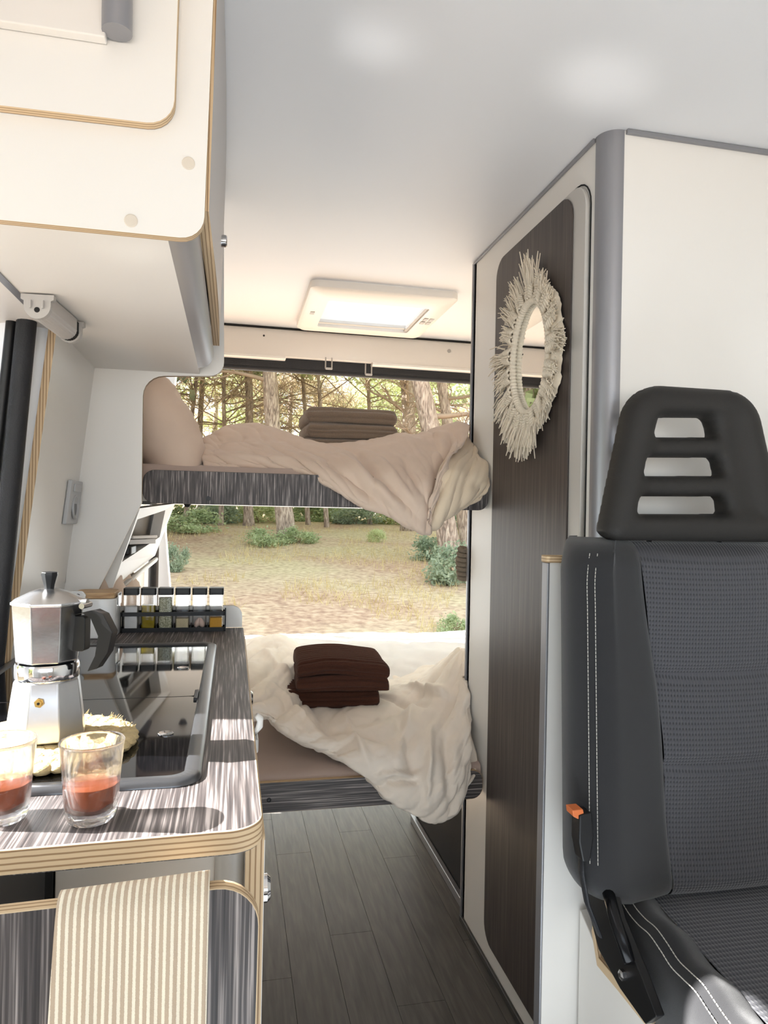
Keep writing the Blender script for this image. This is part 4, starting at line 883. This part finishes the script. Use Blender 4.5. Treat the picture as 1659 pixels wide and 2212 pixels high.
for (xa, xb, xc, xd, ya_, yb_) in ((1432, 1548, 1556, 1419, 897, 942), (1402, 1560, 1568, 1393, 986, 1027), (1384, 1568, 1573, 1377, 1072, 1110)):
    slots.append(rpoly([q_(xa, ya_), q_(xb, ya_), q_(xc, yb_), q_(xd, yb_)], [.014, .014, .006, .006], 5))
gx = np.arange(SX-.19, SX+.1901, .0036); gz = np.arange(hz0-.01, hz1+.0101, .0036); PX, PZ = np.meshgrid(gx, gz, indexing='ij')
def SD(x, z):
    d = sdp(x, z, outl)
    for s_ in slots: d = np.minimum(d, -sdp(x, z, s_))
    return d
D = SD(PX, PZ); inside = D > -.0026
for _ in range(3):
    m_ = inside & (D < .0016); e_ = 1e-4
    gxx = (SD(PX+e_, PZ)-SD(PX-e_, PZ))/(2*e_); gzz = (SD(PX, PZ+e_)-SD(PX, PZ-e_))/(2*e_)
    PX = np.where(m_, PX-gxx*D, PX); PZ = np.where(m_, PZ-gzz*D, PZ); D = np.where(m_, 0, SD(PX, PZ))
Do = np.maximum(sdp(PX, PZ, outl), 0); t = np.clip(D, 0, .017)/.017; T = .010+.018*np.sqrt(1-(1-t)**2)+.010*np.exp(-((Do-.03)/.022)**2)
T = np.where(D <= 1e-6, .0115, T); mb = MB(); idx = -np.ones(D.shape, int); vs_ = []
for i in range(D.shape[0]):
    for j in range(D.shape[1]):
        if inside[i, j]: idx[i, j] = len(vs_)//2; tl = .05*(PZ[i, j]-hz0); vs_.append((PX[i, j], YH-T[i, j]+tl, PZ[i, j])); vs_.append((PX[i, j], YH+T[i, j]*.7+tl, PZ[i, j]))
fs = []; ec = {}
for i in range(D.shape[0]-1):
    for j in range(D.shape[1]-1):
        q = [idx[i, j], idx[i+1, j], idx[i+1, j+1], idx[i, j+1]]
        if min(q) >= 0:
            fs.append(tuple(2*k_ for k_ in q)); fs.append(tuple(2*k_+1 for k_ in q[::-1]))
            for a, b_ in zip(q, q[1:]+q[:1]): ec[(a, b_)] = 1
for (a, b_) in list(ec):
    if (b_, a) not in ec: fs.append((2*b_, 2*a, 2*a+1, 2*b_+1))
mb.add(vs_, fs); o = mb.build('headrest', foam, seat, smooth=True)
md = o.modifiers.new('s', 'SMOOTH'); md.iterations = 2; md.factor = .5
for s in (-1, 1): MB().tube([(SX+s*.07, YH+.02, z1-.06), (SX+s*.07, YH+.02, hz0+.03)], .007, 10).build('headrest_post', chrome, seat, smooth=True)
# cushion
a = at(1335, 1925, X=.655); b_ = at(1580, 2212, X=.662)
def cz(y): return a[2]+(b_[2]-a[2])*(a[1]-y)/(a[1]-b_[1])
for s in (-1, 1):
    A = []
    for y in np.linspace(1.075, .60, 30):
        z = cz(max(y, .72))-.05*max(0, (.72-y)/.12)**2+.004*math.sin(y*60)*(1 if y > .8 else .3); xi = .075-.02*(1.07-y)
        cross = [(.128, -.16), (.140, -.12), (.148, -.07), (.147, -.03), (.138, -.004), (.122, .012), (.105, .014), (xi+.012, .002), (xi, -.006)]
        if s > 0: cross = [(p_+.115, q_2) for p_, q_2 in cross]
        C_ = cr(np.array(cross), 26); A.append([(SX+s*p, y, z+q) for p, q in C_])
    MB().grid(np.array(A)).build('cushion_bolster', blk, seat, smooth=True)
A = [[(SX-(.075-.02*(1.07-y))+u*(2*(.075-.02*(1.07-y))+.115), y, cz(max(y, .72))-.05*max(0, (.72-y)/.12)**2-.006) for u in np.linspace(0, 1, 16)] for y in np.linspace(1.075, .60, 30)]
MB().grid(np.array(A)).build('cushion_insert', dot, seat, smooth=True)
MB().box(SX-.12, SX+.26, .66, 1.07, .38, .44).build('cushion_pan', black_pl, seat, bevel=.01)
for k_ in (0, 1):
    stitches([(SX-.140+.012*k_, y, cz(y)+.0005+.0085*k_+.004*math.sin(y*60)) for y in np.linspace(1.06, .75, 12)], .0009, 'cushion_stitching')
# steel side frame, plywood base, buckle
Q = lambda x, y, X=.612: tuple(at(x, y, X=X)[[1, 2]])
MB().prism([Q(*p) for p in ((1247, 1855), (1264, 1850), (1275, 1895), (1322, 1915), (1340, 1985), (1390, 2105), (1424, 2195), (1400, 2212), (1345, 2135), (1298, 2050), (1272, 1950))], 'x', .607, .622).build('side_frame', black_mt, seat, bevel=.002)
MB().tube([tuple(at(x, y, X=.604)) for x, y in ((1312, 1920), (1330, 1990), (1362, 2080))], .010, 12).build('recliner_tube', mat('glossy_black_metal', lin(30, 30, 32), .2, .6), seat, smooth=True)
pb = [Q(x, y, .632) for x, y in ((1284, 2010), (1296, 2085), (1342, 2140), (1400, 2212))]
MB().prism(pb+[(q[0]-.004, q[1]+.016) for q in pb[::-1]], 'x', .626, .66, 0).build('plywood_base', ply_x, seat, bevel=.001)
MB().prism([(1.185, .001), (1.185, pb[0][1]-.002), (pb[1][0], pb[1][1]-.003), (pb[-1][0], pb[-1][1]-.003), (.62, .30), (.62, .001)], 'x', .64, 1.08).build('seat_box', white, seat, bevel=.002)
c = at(1355, 2125, X=.600); MB().lathe([(.008, 0), (.008, -.006), (.004, -.008), (0, -.008)], (.607, c[1]+.02, c[2]), 6, axis='x').build('bolt', steel, seat)
MB().tube([tuple(at(x, y, X=.617)) for x, y in ((1278, 1905), (1292, 1915), (1300, 1930))], .006, 8).build('exposed_foam', mat('yellow_foam', lin(206, 176, 120), .9), seat, smooth=True)
bk = thing('seat_belt_buckle', 'black seat belt buckle with orange button beside the seat', 'buckle', tuple(at(1252, 1860, Y=1.03)))
bb = [tuple(at(x, y, Y=1.035)[[0, 2]]) for x, y in ((1241, 1752), (1268, 1746), (1272, 1800), (1264, 1852), (1248, 1852), (1240, 1810))]
MB().prism(bb, 'y', 1.018, 1.046).build('buckle_body', black_pl, bk, bevel=.003)
bb = [tuple(at(x, y, Y=1.035)[[0, 2]]) for x, y in ((1227, 1742), (1250, 1740), (1252, 1749), (1241, 1753), (1241, 1762), (1229, 1756))]
MB().prism(bb, 'y', 1.02, 1.044).build('release_button', mat('orange_button', lin(206, 112, 62), .4), bpy.data.objects['buckle_body'], bevel=.0015)
st = [tuple(at(x, y, Y=1.037)) for x, y in ((1255, 1850), (1256, 1885), (1268, 1950), (1295, 2020))]; MB().tube(st, .009, 8, flat=(1, .35), up=(0, 1, 0)).build('belt_stalk', black_rub, bk, smooth=True)
bg_ = thing('belt_anchor', 'dark belt anchor box with metal knob at the right picture edge', 'belt anchor', tuple(at(1662, 1045, Y=1.16)))
c = at(1662, 1012, Y=1.16); MB().box(c[0]-.013, c[0]+.06, 1.145, 1.19, c[2]-.027, c[2]+.03).build('housing', mat('dark_brown_plastic', lin(60, 54, 50), .5), bg_, bevel=.003)
MB().lathe([(.012, .002), (.013, -.006), (.010, -.010), (0, -.010)], (c[0]+.001, 1.145, c[2]+.004), 16, axis='y').build('knob', steel, bpy.data.objects['housing'], auto=40)
# ================================================================== OUTSIDE
def gz_(x, y):
    z = -.65+.062*max(0, y-3) if y < 24 else -.65+.062*21+.02*(y-24)
    return z+.10*mnoise.noise(Vector((x*.25, y*.25, 0)))*min(1, max(0, y-4)/6)
gm = bpy.data.materials.new('forest_floor'); gm.use_nodes = True; nt = gm.node_tree; b = nt.nodes['Principled BSDF']; b.inputs['Roughness'].default_value = 1; b.inputs['Specular IOR Level'].default_value = .1
tc = nt.nodes.new('ShaderNodeTexCoord')
def nn(sc, det, mp_=(1, 1, 1)):
    m_ = nt.nodes.new('ShaderNodeMapping'); m_.inputs['Scale'].default_value = mp_; n_ = nt.nodes.new('ShaderNodeTexNoise'); n_.inputs['Scale'].default_value = sc; n_.inputs['Detail'].default_value = det
    nt.links.new(tc.outputs['Object'], m_.inputs[0]); nt.links.new(m_.outputs[0], n_.inputs['Vector']); return n_
def rp_(n_, stops):
    r = nt.nodes.new('ShaderNodeValToRGB'); e = r.color_ramp.elements; e[0].position, e[0].color = stops[0]; e[1].position, e[1].color = stops[-1]
    for p, c_ in stops[1:-1]: q = e.new(p); q.color = c_
    nt.links.new(n_.outputs['Fac'], r.inputs[0]); return r
big = rp_(nn(.35, 5), [(.40, lin(184, 148, 132)), (.52, lin(196, 172, 150)), (.66, lin(198, 186, 152))]); fine = rp_(nn(9, 8), [(.3, lin(120, 96, 76)), (.5, lin(190, 166, 136)), (.7, lin(226, 208, 176))])
mx = nt.nodes.new('ShaderNodeMix'); mx.data_type = 'RGBA'; mx.inputs[0].default_value = .5; nt.links.new(big.outputs[0], mx.inputs[6]); nt.links.new(fine.outputs[0], mx.inputs[7]); nt.links.new(mx.outputs[2], b.inputs['Base Color'])
xs = np.concatenate([np.linspace(-60, -8, 20), np.linspace(-8, 16, 60)[1:], np.linspace(16, 60, 18)[1:]]); ys = np.concatenate([np.linspace(-40, 3, 16), np.linspace(3, 30, 70)[1:], np.linspace(30, 90, 20)[1:]])
o = MB().grid(np.array([[(x, y, gz_(x, y)) for y in ys] for x in xs])).build('ground', gm, None, smooth=True, recalc=False); tag(o, 'dry sandy forest ground with straw-coloured grass', None, None, 'structure')
bark = ramp_mat('pine_bark', 3.2, [(.3, lin(110, 96, 86)), (.5, lin(172, 152, 138)), (.7, lin(214, 198, 182))], (5, 5, 1.1), .95, 1, 7, 1.2, bdist=.05)
twig_m = mat('dry_twigs', lin(164, 142, 122), .95, var=.25, vscale=3)
def leafmat(n, c0, c1):
    m = bpy.data.materials.new(n); m.use_nodes = True; nt = m.node_tree; b = nt.nodes['Principled BSDF']; b.inputs['Roughness'].default_value = .7; b.inputs['Specular IOR Level'].default_value = .2
    oi = nt.nodes.new('ShaderNodeTexCoord'); n_ = nt.nodes.new('ShaderNodeTexNoise'); n_.inputs['Scale'].default_value = 2.5; n_.inputs['Detail'].default_value = 6; nt.links.new(oi.outputs['Object'], n_.inputs['Vector'])
    mx = nt.nodes.new('ShaderNodeMix'); mx.data_type = 'RGBA'; mx.inputs[6].default_value = c0; mx.inputs[7].default_value = c1
    rr = nt.nodes.new('ShaderNodeMapRange'); rr.inputs[1].default_value = .35; rr.inputs[2].default_value = .65; nt.links.new(n_.outputs['Fac'], rr.inputs[0]); nt.links.new(rr.outputs[0], mx.inputs[0])
    nt.links.new(mx.outputs[2], b.inputs['Base Color']); tr = nt.nodes.new('ShaderNodeBsdfTranslucent'); nt.links.new(mx.outputs[2], tr.inputs[0])
    ms = nt.nodes.new('ShaderNodeMixShader'); ms.inputs[0].default_value = .45; nt.links.new(b.outputs[0], ms.inputs[1]); nt.links.new(tr.outputs[0], ms.inputs[2]); nt.links.new(ms.outputs[0], nt.nodes['Material Output'].inputs[0]); return m
leaf_l = leafmat('light_leaves', lin(186, 194, 140), lin(228, 232, 190)); leaf_g = leafmat('green_leaves', lin(156, 170, 128), lin(204, 214, 172)); leaf_d = leafmat('grey_green_leaves', lin(140, 156, 132), lin(186, 196, 170))
straw_g = leafmat('dry_grass', lin(196, 172, 120), lin(230, 214, 168))
def quads(C, size, asp, rng, out=None):
    """random leaf quads centred on C (n,3)"""
    n = len(C); a = rng.normal(size=(n, 3)); a /= np.linalg.norm(a, axis=1, keepdims=True); b_ = rng.normal(size=(n, 3)); b_ = np.cross(a, b_); b_ /= np.linalg.norm(b_, axis=1, keepdims=True)
    s = (size*rng.uniform(.5, 1.3, (n, 1))); a = a*s; b_ = b_*s*asp
    return np.stack([C-a-b_, C+a-b_, C+a+b_, C-a+b_], 1).reshape(-1, 3)
def fol_mesh(name, V, m):
    n = len(V)//4; me = bpy.data.meshes.new(name); me.vertices.add(len(V)); me.vertices.foreach_set('co', V.astype(np.float32).ravel()); me.loops.add(4*n); me.loops.foreach_set('vertex_index', np.arange(4*n, dtype=np.int32))
    me.polygons.add(n); me.polygons.foreach_set('loop_start', np.arange(0, 4*n, 4, dtype=np.int32)); me.polygons.foreach_set('loop_total', np.full(n, 4, np.int32)); me.update(); me.validate(); me.materials.append(m); return me
def put(name, me, parent, loc=(0, 0, 0), sc=(1, 1, 1), rz=0):
    o = bpy.data.objects.new(name, me); COL.objects.link(o); o.parent = parent; o.location = loc; o.scale = sc; o.rotation_euler = (0, 0, rz); tag(o, kind='stuff'); return o
def blob(rng, n, nb, R, rb):
    cs = rng.normal(size=(nb, 3)); cs /= np.linalg.norm(cs, axis=1, keepdims=True); cs *= rng.uniform(.35, 1, (nb, 1))**.5*np.array(R); k_ = rng.integers(0, nb, n)
    return cs[k_]+rng.normal(size=(n, 3))*np.array(rb)*.5
rng = np.random.default_rng(11)
crown = [fol_mesh('crown_mesh', quads(blob(rng, 5200, 34, (2.6, 2.6, 2.2), (.7, .7, .55)), .13, .5, rng), m) for m in (leaf_l, leaf_g, leaf_d)]
dry_m = leafmat('dry_needles', lin(188, 168, 140), lin(226, 208, 180))
sparse = [fol_mesh('sparse_mesh', quads(blob(rng, 2200, 30, (2.4, 2.4, 1.9), (.55, .55, .4)), .085, .5, rng), m) for m in (leaf_l, leaf_g)]
sparse.append(fol_mesh('twig_haze_mesh', quads(blob(rng, 2600, 30, (2.4, 2.4, 1.9), (.7, .7, .5)), .22, .05, rng), dry_m))
def bushmesh(n, m, size): 
    C = blob(rng, n, 26, (.8, .8, .5), (.28, .28, .25)); C[:, 2] = np.abs(C[:, 2]+.35); return fol_mesh('bush_mesh', quads(C, size, .5, rng), m)
bush = [bushmesh(2600, m, .045) for m in (leaf_g, leaf_d, leaf_l)]
def limb(mb, p, d, L, r, lev, rnd, droop=0):
    p = Vector(p); d = Vector(d).normalized(); path = [p.copy()]; rs = [r]; n = 5
    for i in range(n):
        d = (d+Vector((rnd.uniform(-.25, .25), rnd.uniform(-.25, .25), rnd.uniform(-.2, .2)-droop))).normalized(); p = p+d*L/n; path.append(p.copy()); rs.append(r*(1-.75*(i+1)/n))
        if lev > 0 and i >= 1:
            for _ in range(2 if lev > 1 else 3):
                sd_ = (d*.7+Vector((rnd.uniform(-1, 1), rnd.uniform(-1, 1), rnd.uniform(-.6, .8)))).normalized(); limb(mb, p, sd_, L*rnd.uniform(.35, .6), r*.5*(1-.6*i/n), lev-1, rnd, droop)
    mb.tube(path, rs, 5 if lev else 4, cap=False)
def pine(name, label, x_px, y_base, Y, w_px, top=None, crown_k=None, seed=0, nb=7, zb=(2.2, 6), h=9.5, group='pines in the clearing', curve=0, blen=(1.4, 2.6)):
    rnd = random.Random(seed); b0 = at(x_px, y_base, Y=Y); gzz = gz_(b0[0], Y); base = Vector((b0[0], Y, gzz-.1))
    t = thing(name, label, 'tree', tuple(base), group); r = w_px/2*Y/F
    tx = at(top[0], top[1], Y=Y) if top else None
    mb = MB(); n = 26; path = []; rs = []
    lean_ = (tx[0]-b0[0])/(tx[2]-gzz) if top else rnd.uniform(-.03, .03)
    for i in range(n):
        z = h*i/(n-1); path.append(base+Vector((lean_*z+curve*math.sin(z/h*math.pi)+.04*math.sin(z*1.3+seed), .03*math.sin(z+seed), z))); rs.append(r*(1.25 if i == 0 else 1)*(1-.5*i/n)*(1+.05*rnd.uniform(-1, 1)))
    mb.tube(path, rs, 14); mb.build('trunk', bark, t, smooth=True)
    br = MB()
    for k_ in range(nb):
        z = rnd.uniform(*zb); i = min(n-2, int(z/h*(n-1))); a_ = rnd.uniform(0, 2*math.pi); limb(br, path[i], (math.cos(a_), math.sin(a_)*.7, rnd.uniform(-.1, .8)), rnd.uniform(*blen), r*.28, 2, rnd)
    if nb: br.build('branches', twig_m, t, smooth=True)
    if crown_k is not None:
        put('foliage', crown_k, t, tuple(Vector(path[-4])-base), (1.1, 1.1, 1), rnd.uniform(0, 6))
    return t, path, base
t, p_, b0 = pine('pine_tree', 'tall pine with a bush at its foot, thickest trunk left of centre', 618, 1168, 20, 40, (578, 780), crown[1], 1, 5, (4, 8))
pine('pine_tree', 'slim grey pine just left of the thick trunk', 536, 1118, 27, 22, (537, 780), crown[1], 2, 6, (3, 7))
pine('pine_tree', 'straight grey pine behind the leaning trunk at the right', 884, 1100, 24, 36, (880, 800), crown[2], 3, 6, (3.5, 7))
pine('pine_tree', 'leaning flaky-barked pine at the right of the rear doorway', 985, 1130, 15, 52, (905, 795), crown[1], 4, 6, (2.6, 6))
pine('pine_tree', 'twisted pine by the bathroom wall edge', 1015, 1120, 18, 30, (975, 840), crown[0], 5, 8, (2.2, 5), curve=-.2)
pine('pine_tree', 'thin dark pine at the far left of the rear doorway', 432, 1105, 30, 14, (436, 800), crown[0], 6, 9, (2.5, 7))
for k_, (x, Y, lab) in enumerate(((705, 27, 'bare multi-stemmed tree with slanting branches above the taupe towels'), (665, 28, 'bare branching tree left of the taupe towels'), (800, 29, 'bare branching tree right of the taupe towels'), (480, 27, 'bare twiggy tree beside the slim pine'), (950, 28, 'bare twiggy tree behind the leaning pine'), (400, 28, 'bare twiggy tree next to the pillow'))):
    pine('bare_tree', lab, x, 1110, Y, 11, (x-20+k_*9, 780), sparse[2 if k_ % 2 else 0], 20+k_, 16, (2.2, 7.5), 9, 'bare trees behind the clearing', blen=(2.4, 4.4))
labs = ['pale green leafy tree in the forest behind the clearing', 'mid green leafy tree in the forest behind the clearing', 'grey green leafy tree in the forest behind the clearing']
_b = (-4, 40, gz_(-4, 40)); trunk_me = MB().tube([(_b[0], _b[1], _b[2]), (_b[0]+.1, 40, _b[2]+2), (_b[0], 40.1, _b[2]+4), (_b[0]+.1, 40, _b[2]+7)], [.22, .18, .14, .08], 8)
tm = trunk_me.build('trunk', bark, thing('forest_tree', labs[0], 'tree', (-4, 40, gz_(-4, 40)), 'forest trees behind the clearing'), smooth=True)
first = True; rnd = random.Random(5)
spots = [(-4, 40), (-1, 37), (1.5, 42), (4, 36), (6.5, 41), (9, 37), (12, 40), (15, 38), (-7, 36), (0, 48), (5, 50), (10, 48), (15, 50), (-5, 50), (19, 42), (2.5, 33), (8, 32), (12.5, 32), (-3, 31)]
for k_, (x, y) in enumerate(spots):
    if k_ == 0: t = tm.parent
    else:
        t = thing('forest_tree', labs[k_ % 3], 'tree', (x, y, gz_(x, y)-.05), 'forest trees behind the clearing'); c_ = tm.copy(); COL.objects.link(c_); c_.parent = t
    for z, s in ((2.2, 1.0), (5.2, 1.25), (8.2, 1.1)):
        put('foliage', sparse[(k_+int(z)) % 3] if z > 4 or k_ % 3 else crown[0], t, (rnd.uniform(-.6, .6), rnd.uniform(-.5, .5), z), (s, s, s*.9), rnd.uniform(0, 6))
# out-of-view trees added to keep direct sun off the clearing
for k_, (x, y) in enumerate([(-9, 11), (-13, 14), (-8, 17), (-14, 20), (-9, 23), (-15, 27), (-9, 30), (-5.5, 15.5), (-5, 21), (-17, 16), (-18, 23), (-6, 27), (-10, 35), (12, 8), (14, 14), (14, 22)]):
    t = thing('added_shade_tree', 'unseen tall leafy tree added beside the clearing to shade it', 'tree', (x, y, gz_(x, y)-.05), 'added shade trees around the clearing'); c_ = tm.copy(); COL.objects.link(c_); c_.parent = t
    for dx, dy, z, s in ((0, 0, 6.5, 1.35), (1.5, -1.2, 8.6, 1.1), (-1.2, 1.3, 9.2, 1.1)): put('foliage', crown[k_ % 3], t, (dx, dy, z), (s, s, s), rnd.uniform(0, 6))
for k_, (x, y) in enumerate([(-8, -7), (-9, -3), (-8.5, .5), (-8, 4), (-11, -12)]):  # low trees added out of view to cut sky light through the side opening
    t = thing('added_screen_tree', 'unseen low leafy tree added to screen light at the side door', 'tree', (x, y, gz_(x, y)-.05), 'added trees screening the side door'); c_ = tm.copy(); COL.objects.link(c_); c_.parent = t; c_.scale = (1, 1, .4)
    put('foliage', crown[k_ % 3], t, (0, 0, 2.1), (1.1, 1.3, .9), rnd.uniform(0, 6))
# bushes
def bushat(px_, py_, Y, w, h, k_, lab, grp='bushes in the clearing'):
    c = at(px_, py_, Y=Y); z = gz_(c[0], Y); t = thing('bush', lab, 'bush', (c[0], Y, z), grp); sw = w*Y/F/1.9; sh = h*Y/F/1.0
    put('foliage', bush[k_], t, (0, 0, 0), (sw, sw, sh), rnd.uniform(0, 6))
    st = MB()
    for q in range(5):
        a_ = rnd.uniform(0, 6.28); st.tube([(c[0], Y, z), (c[0]+math.cos(a_)*.3*sw, Y+math.sin(a_)*.3*sw, z+.6*sh)], [.015, .006], 5)
    st.build('stems', twig_m, t)
bushat(575, 1195, 18.8, 95, 38, 0, 'low green bush left of the thick pine foot'); bushat(645, 1190, 19.2, 90, 34, 0, 'low green bush right of the thick pine foot')
bushat(985, 1200, 12.5, 170, 95, 1, 'large grey green bush by the bathroom wall edge'); bushat(940, 1180, 16, 130, 60, 1, 'grey green bush below the hanging duvet point'); bushat(985, 1330, 8.6, 90, 45, 0, 'small bright green weed clump at the right of the clearing'); bushat(815, 1165, 20, 50, 30, 2, 'pale shrub in the middle of the clearing')
bushat(380, 1200, 14, 60, 60, 1, 'grey green bush beside the open rear door'); bushat(400, 1130, 22, 150, 50, 0, 'broad bush at the left forest edge')
for k_, (x, Y) in enumerate(((370, 30), (470, 28), (560, 29), (680, 31), (770, 29), (850, 30), (930, 28), (1010, 26), (720, 33), (500, 34))):
    bushat(x, 1120, Y, 130, 44, k_ % 3, ['green hedge bush along the far forest edge', 'grey green hedge bush along the far forest edge', 'pale hedge bush along the far forest edge'][k_ % 3], 'hedge bushes along the forest edge')
# dry grass
n = 12000; yy = 5.5+rng.random(n)**1.4*20; xx = -.9+yy*(-.09+rng.random(n)*.50); keep = np.array([mnoise.noise(Vector((x*.5, y*.4, 3)))+.25*(x/y > .2) > .02 for x, y in zip(xx, yy)]); xx, yy = xx[keep], yy[keep]; n = len(xx)
zz_ = np.array([gz_(x, y) for x, y in zip(xx, yy)]); hh = rng.uniform(.04, .17, n)*(1+.8*(rng.random(n) > .93)); aa = rng.random(n)*6.28; wd_ = .006; lx, ly = rng.normal(0, .05, n), rng.normal(0, .05, n)
B = np.stack([xx, yy, zz_], 1); dx = np.stack([np.cos(aa), np.sin(aa), 0*aa], 1)*wd_; tp_ = B+np.stack([lx, ly, hh], 1)
V = np.stack([B-dx, B+dx, tp_+dx*.3, tp_-dx*.3], 1).reshape(-1, 3)
o = bpy.data.objects.new('dry_grass', fol_mesh('dry_grass', V, straw_g)); COL.objects.link(o); tag(o, 'dry straw-coloured grass blades scattered over the clearing', 'grass', None, 'stuff')
# added spot lamps imitating sun glints thrown up by the pot and glasses
for nm, src, dst, e in (('lid_glint_spot', (-.2, .87, 1.13), (.208, 1.102, CZ), 9), ('glass_glint_spot', (-.12, .68, 1.0), (.61, 1.107, CZ), 20), ('rim_glint_spot', (-.1, .72, .95), (-.13, .94, 1.527), 2.5)):
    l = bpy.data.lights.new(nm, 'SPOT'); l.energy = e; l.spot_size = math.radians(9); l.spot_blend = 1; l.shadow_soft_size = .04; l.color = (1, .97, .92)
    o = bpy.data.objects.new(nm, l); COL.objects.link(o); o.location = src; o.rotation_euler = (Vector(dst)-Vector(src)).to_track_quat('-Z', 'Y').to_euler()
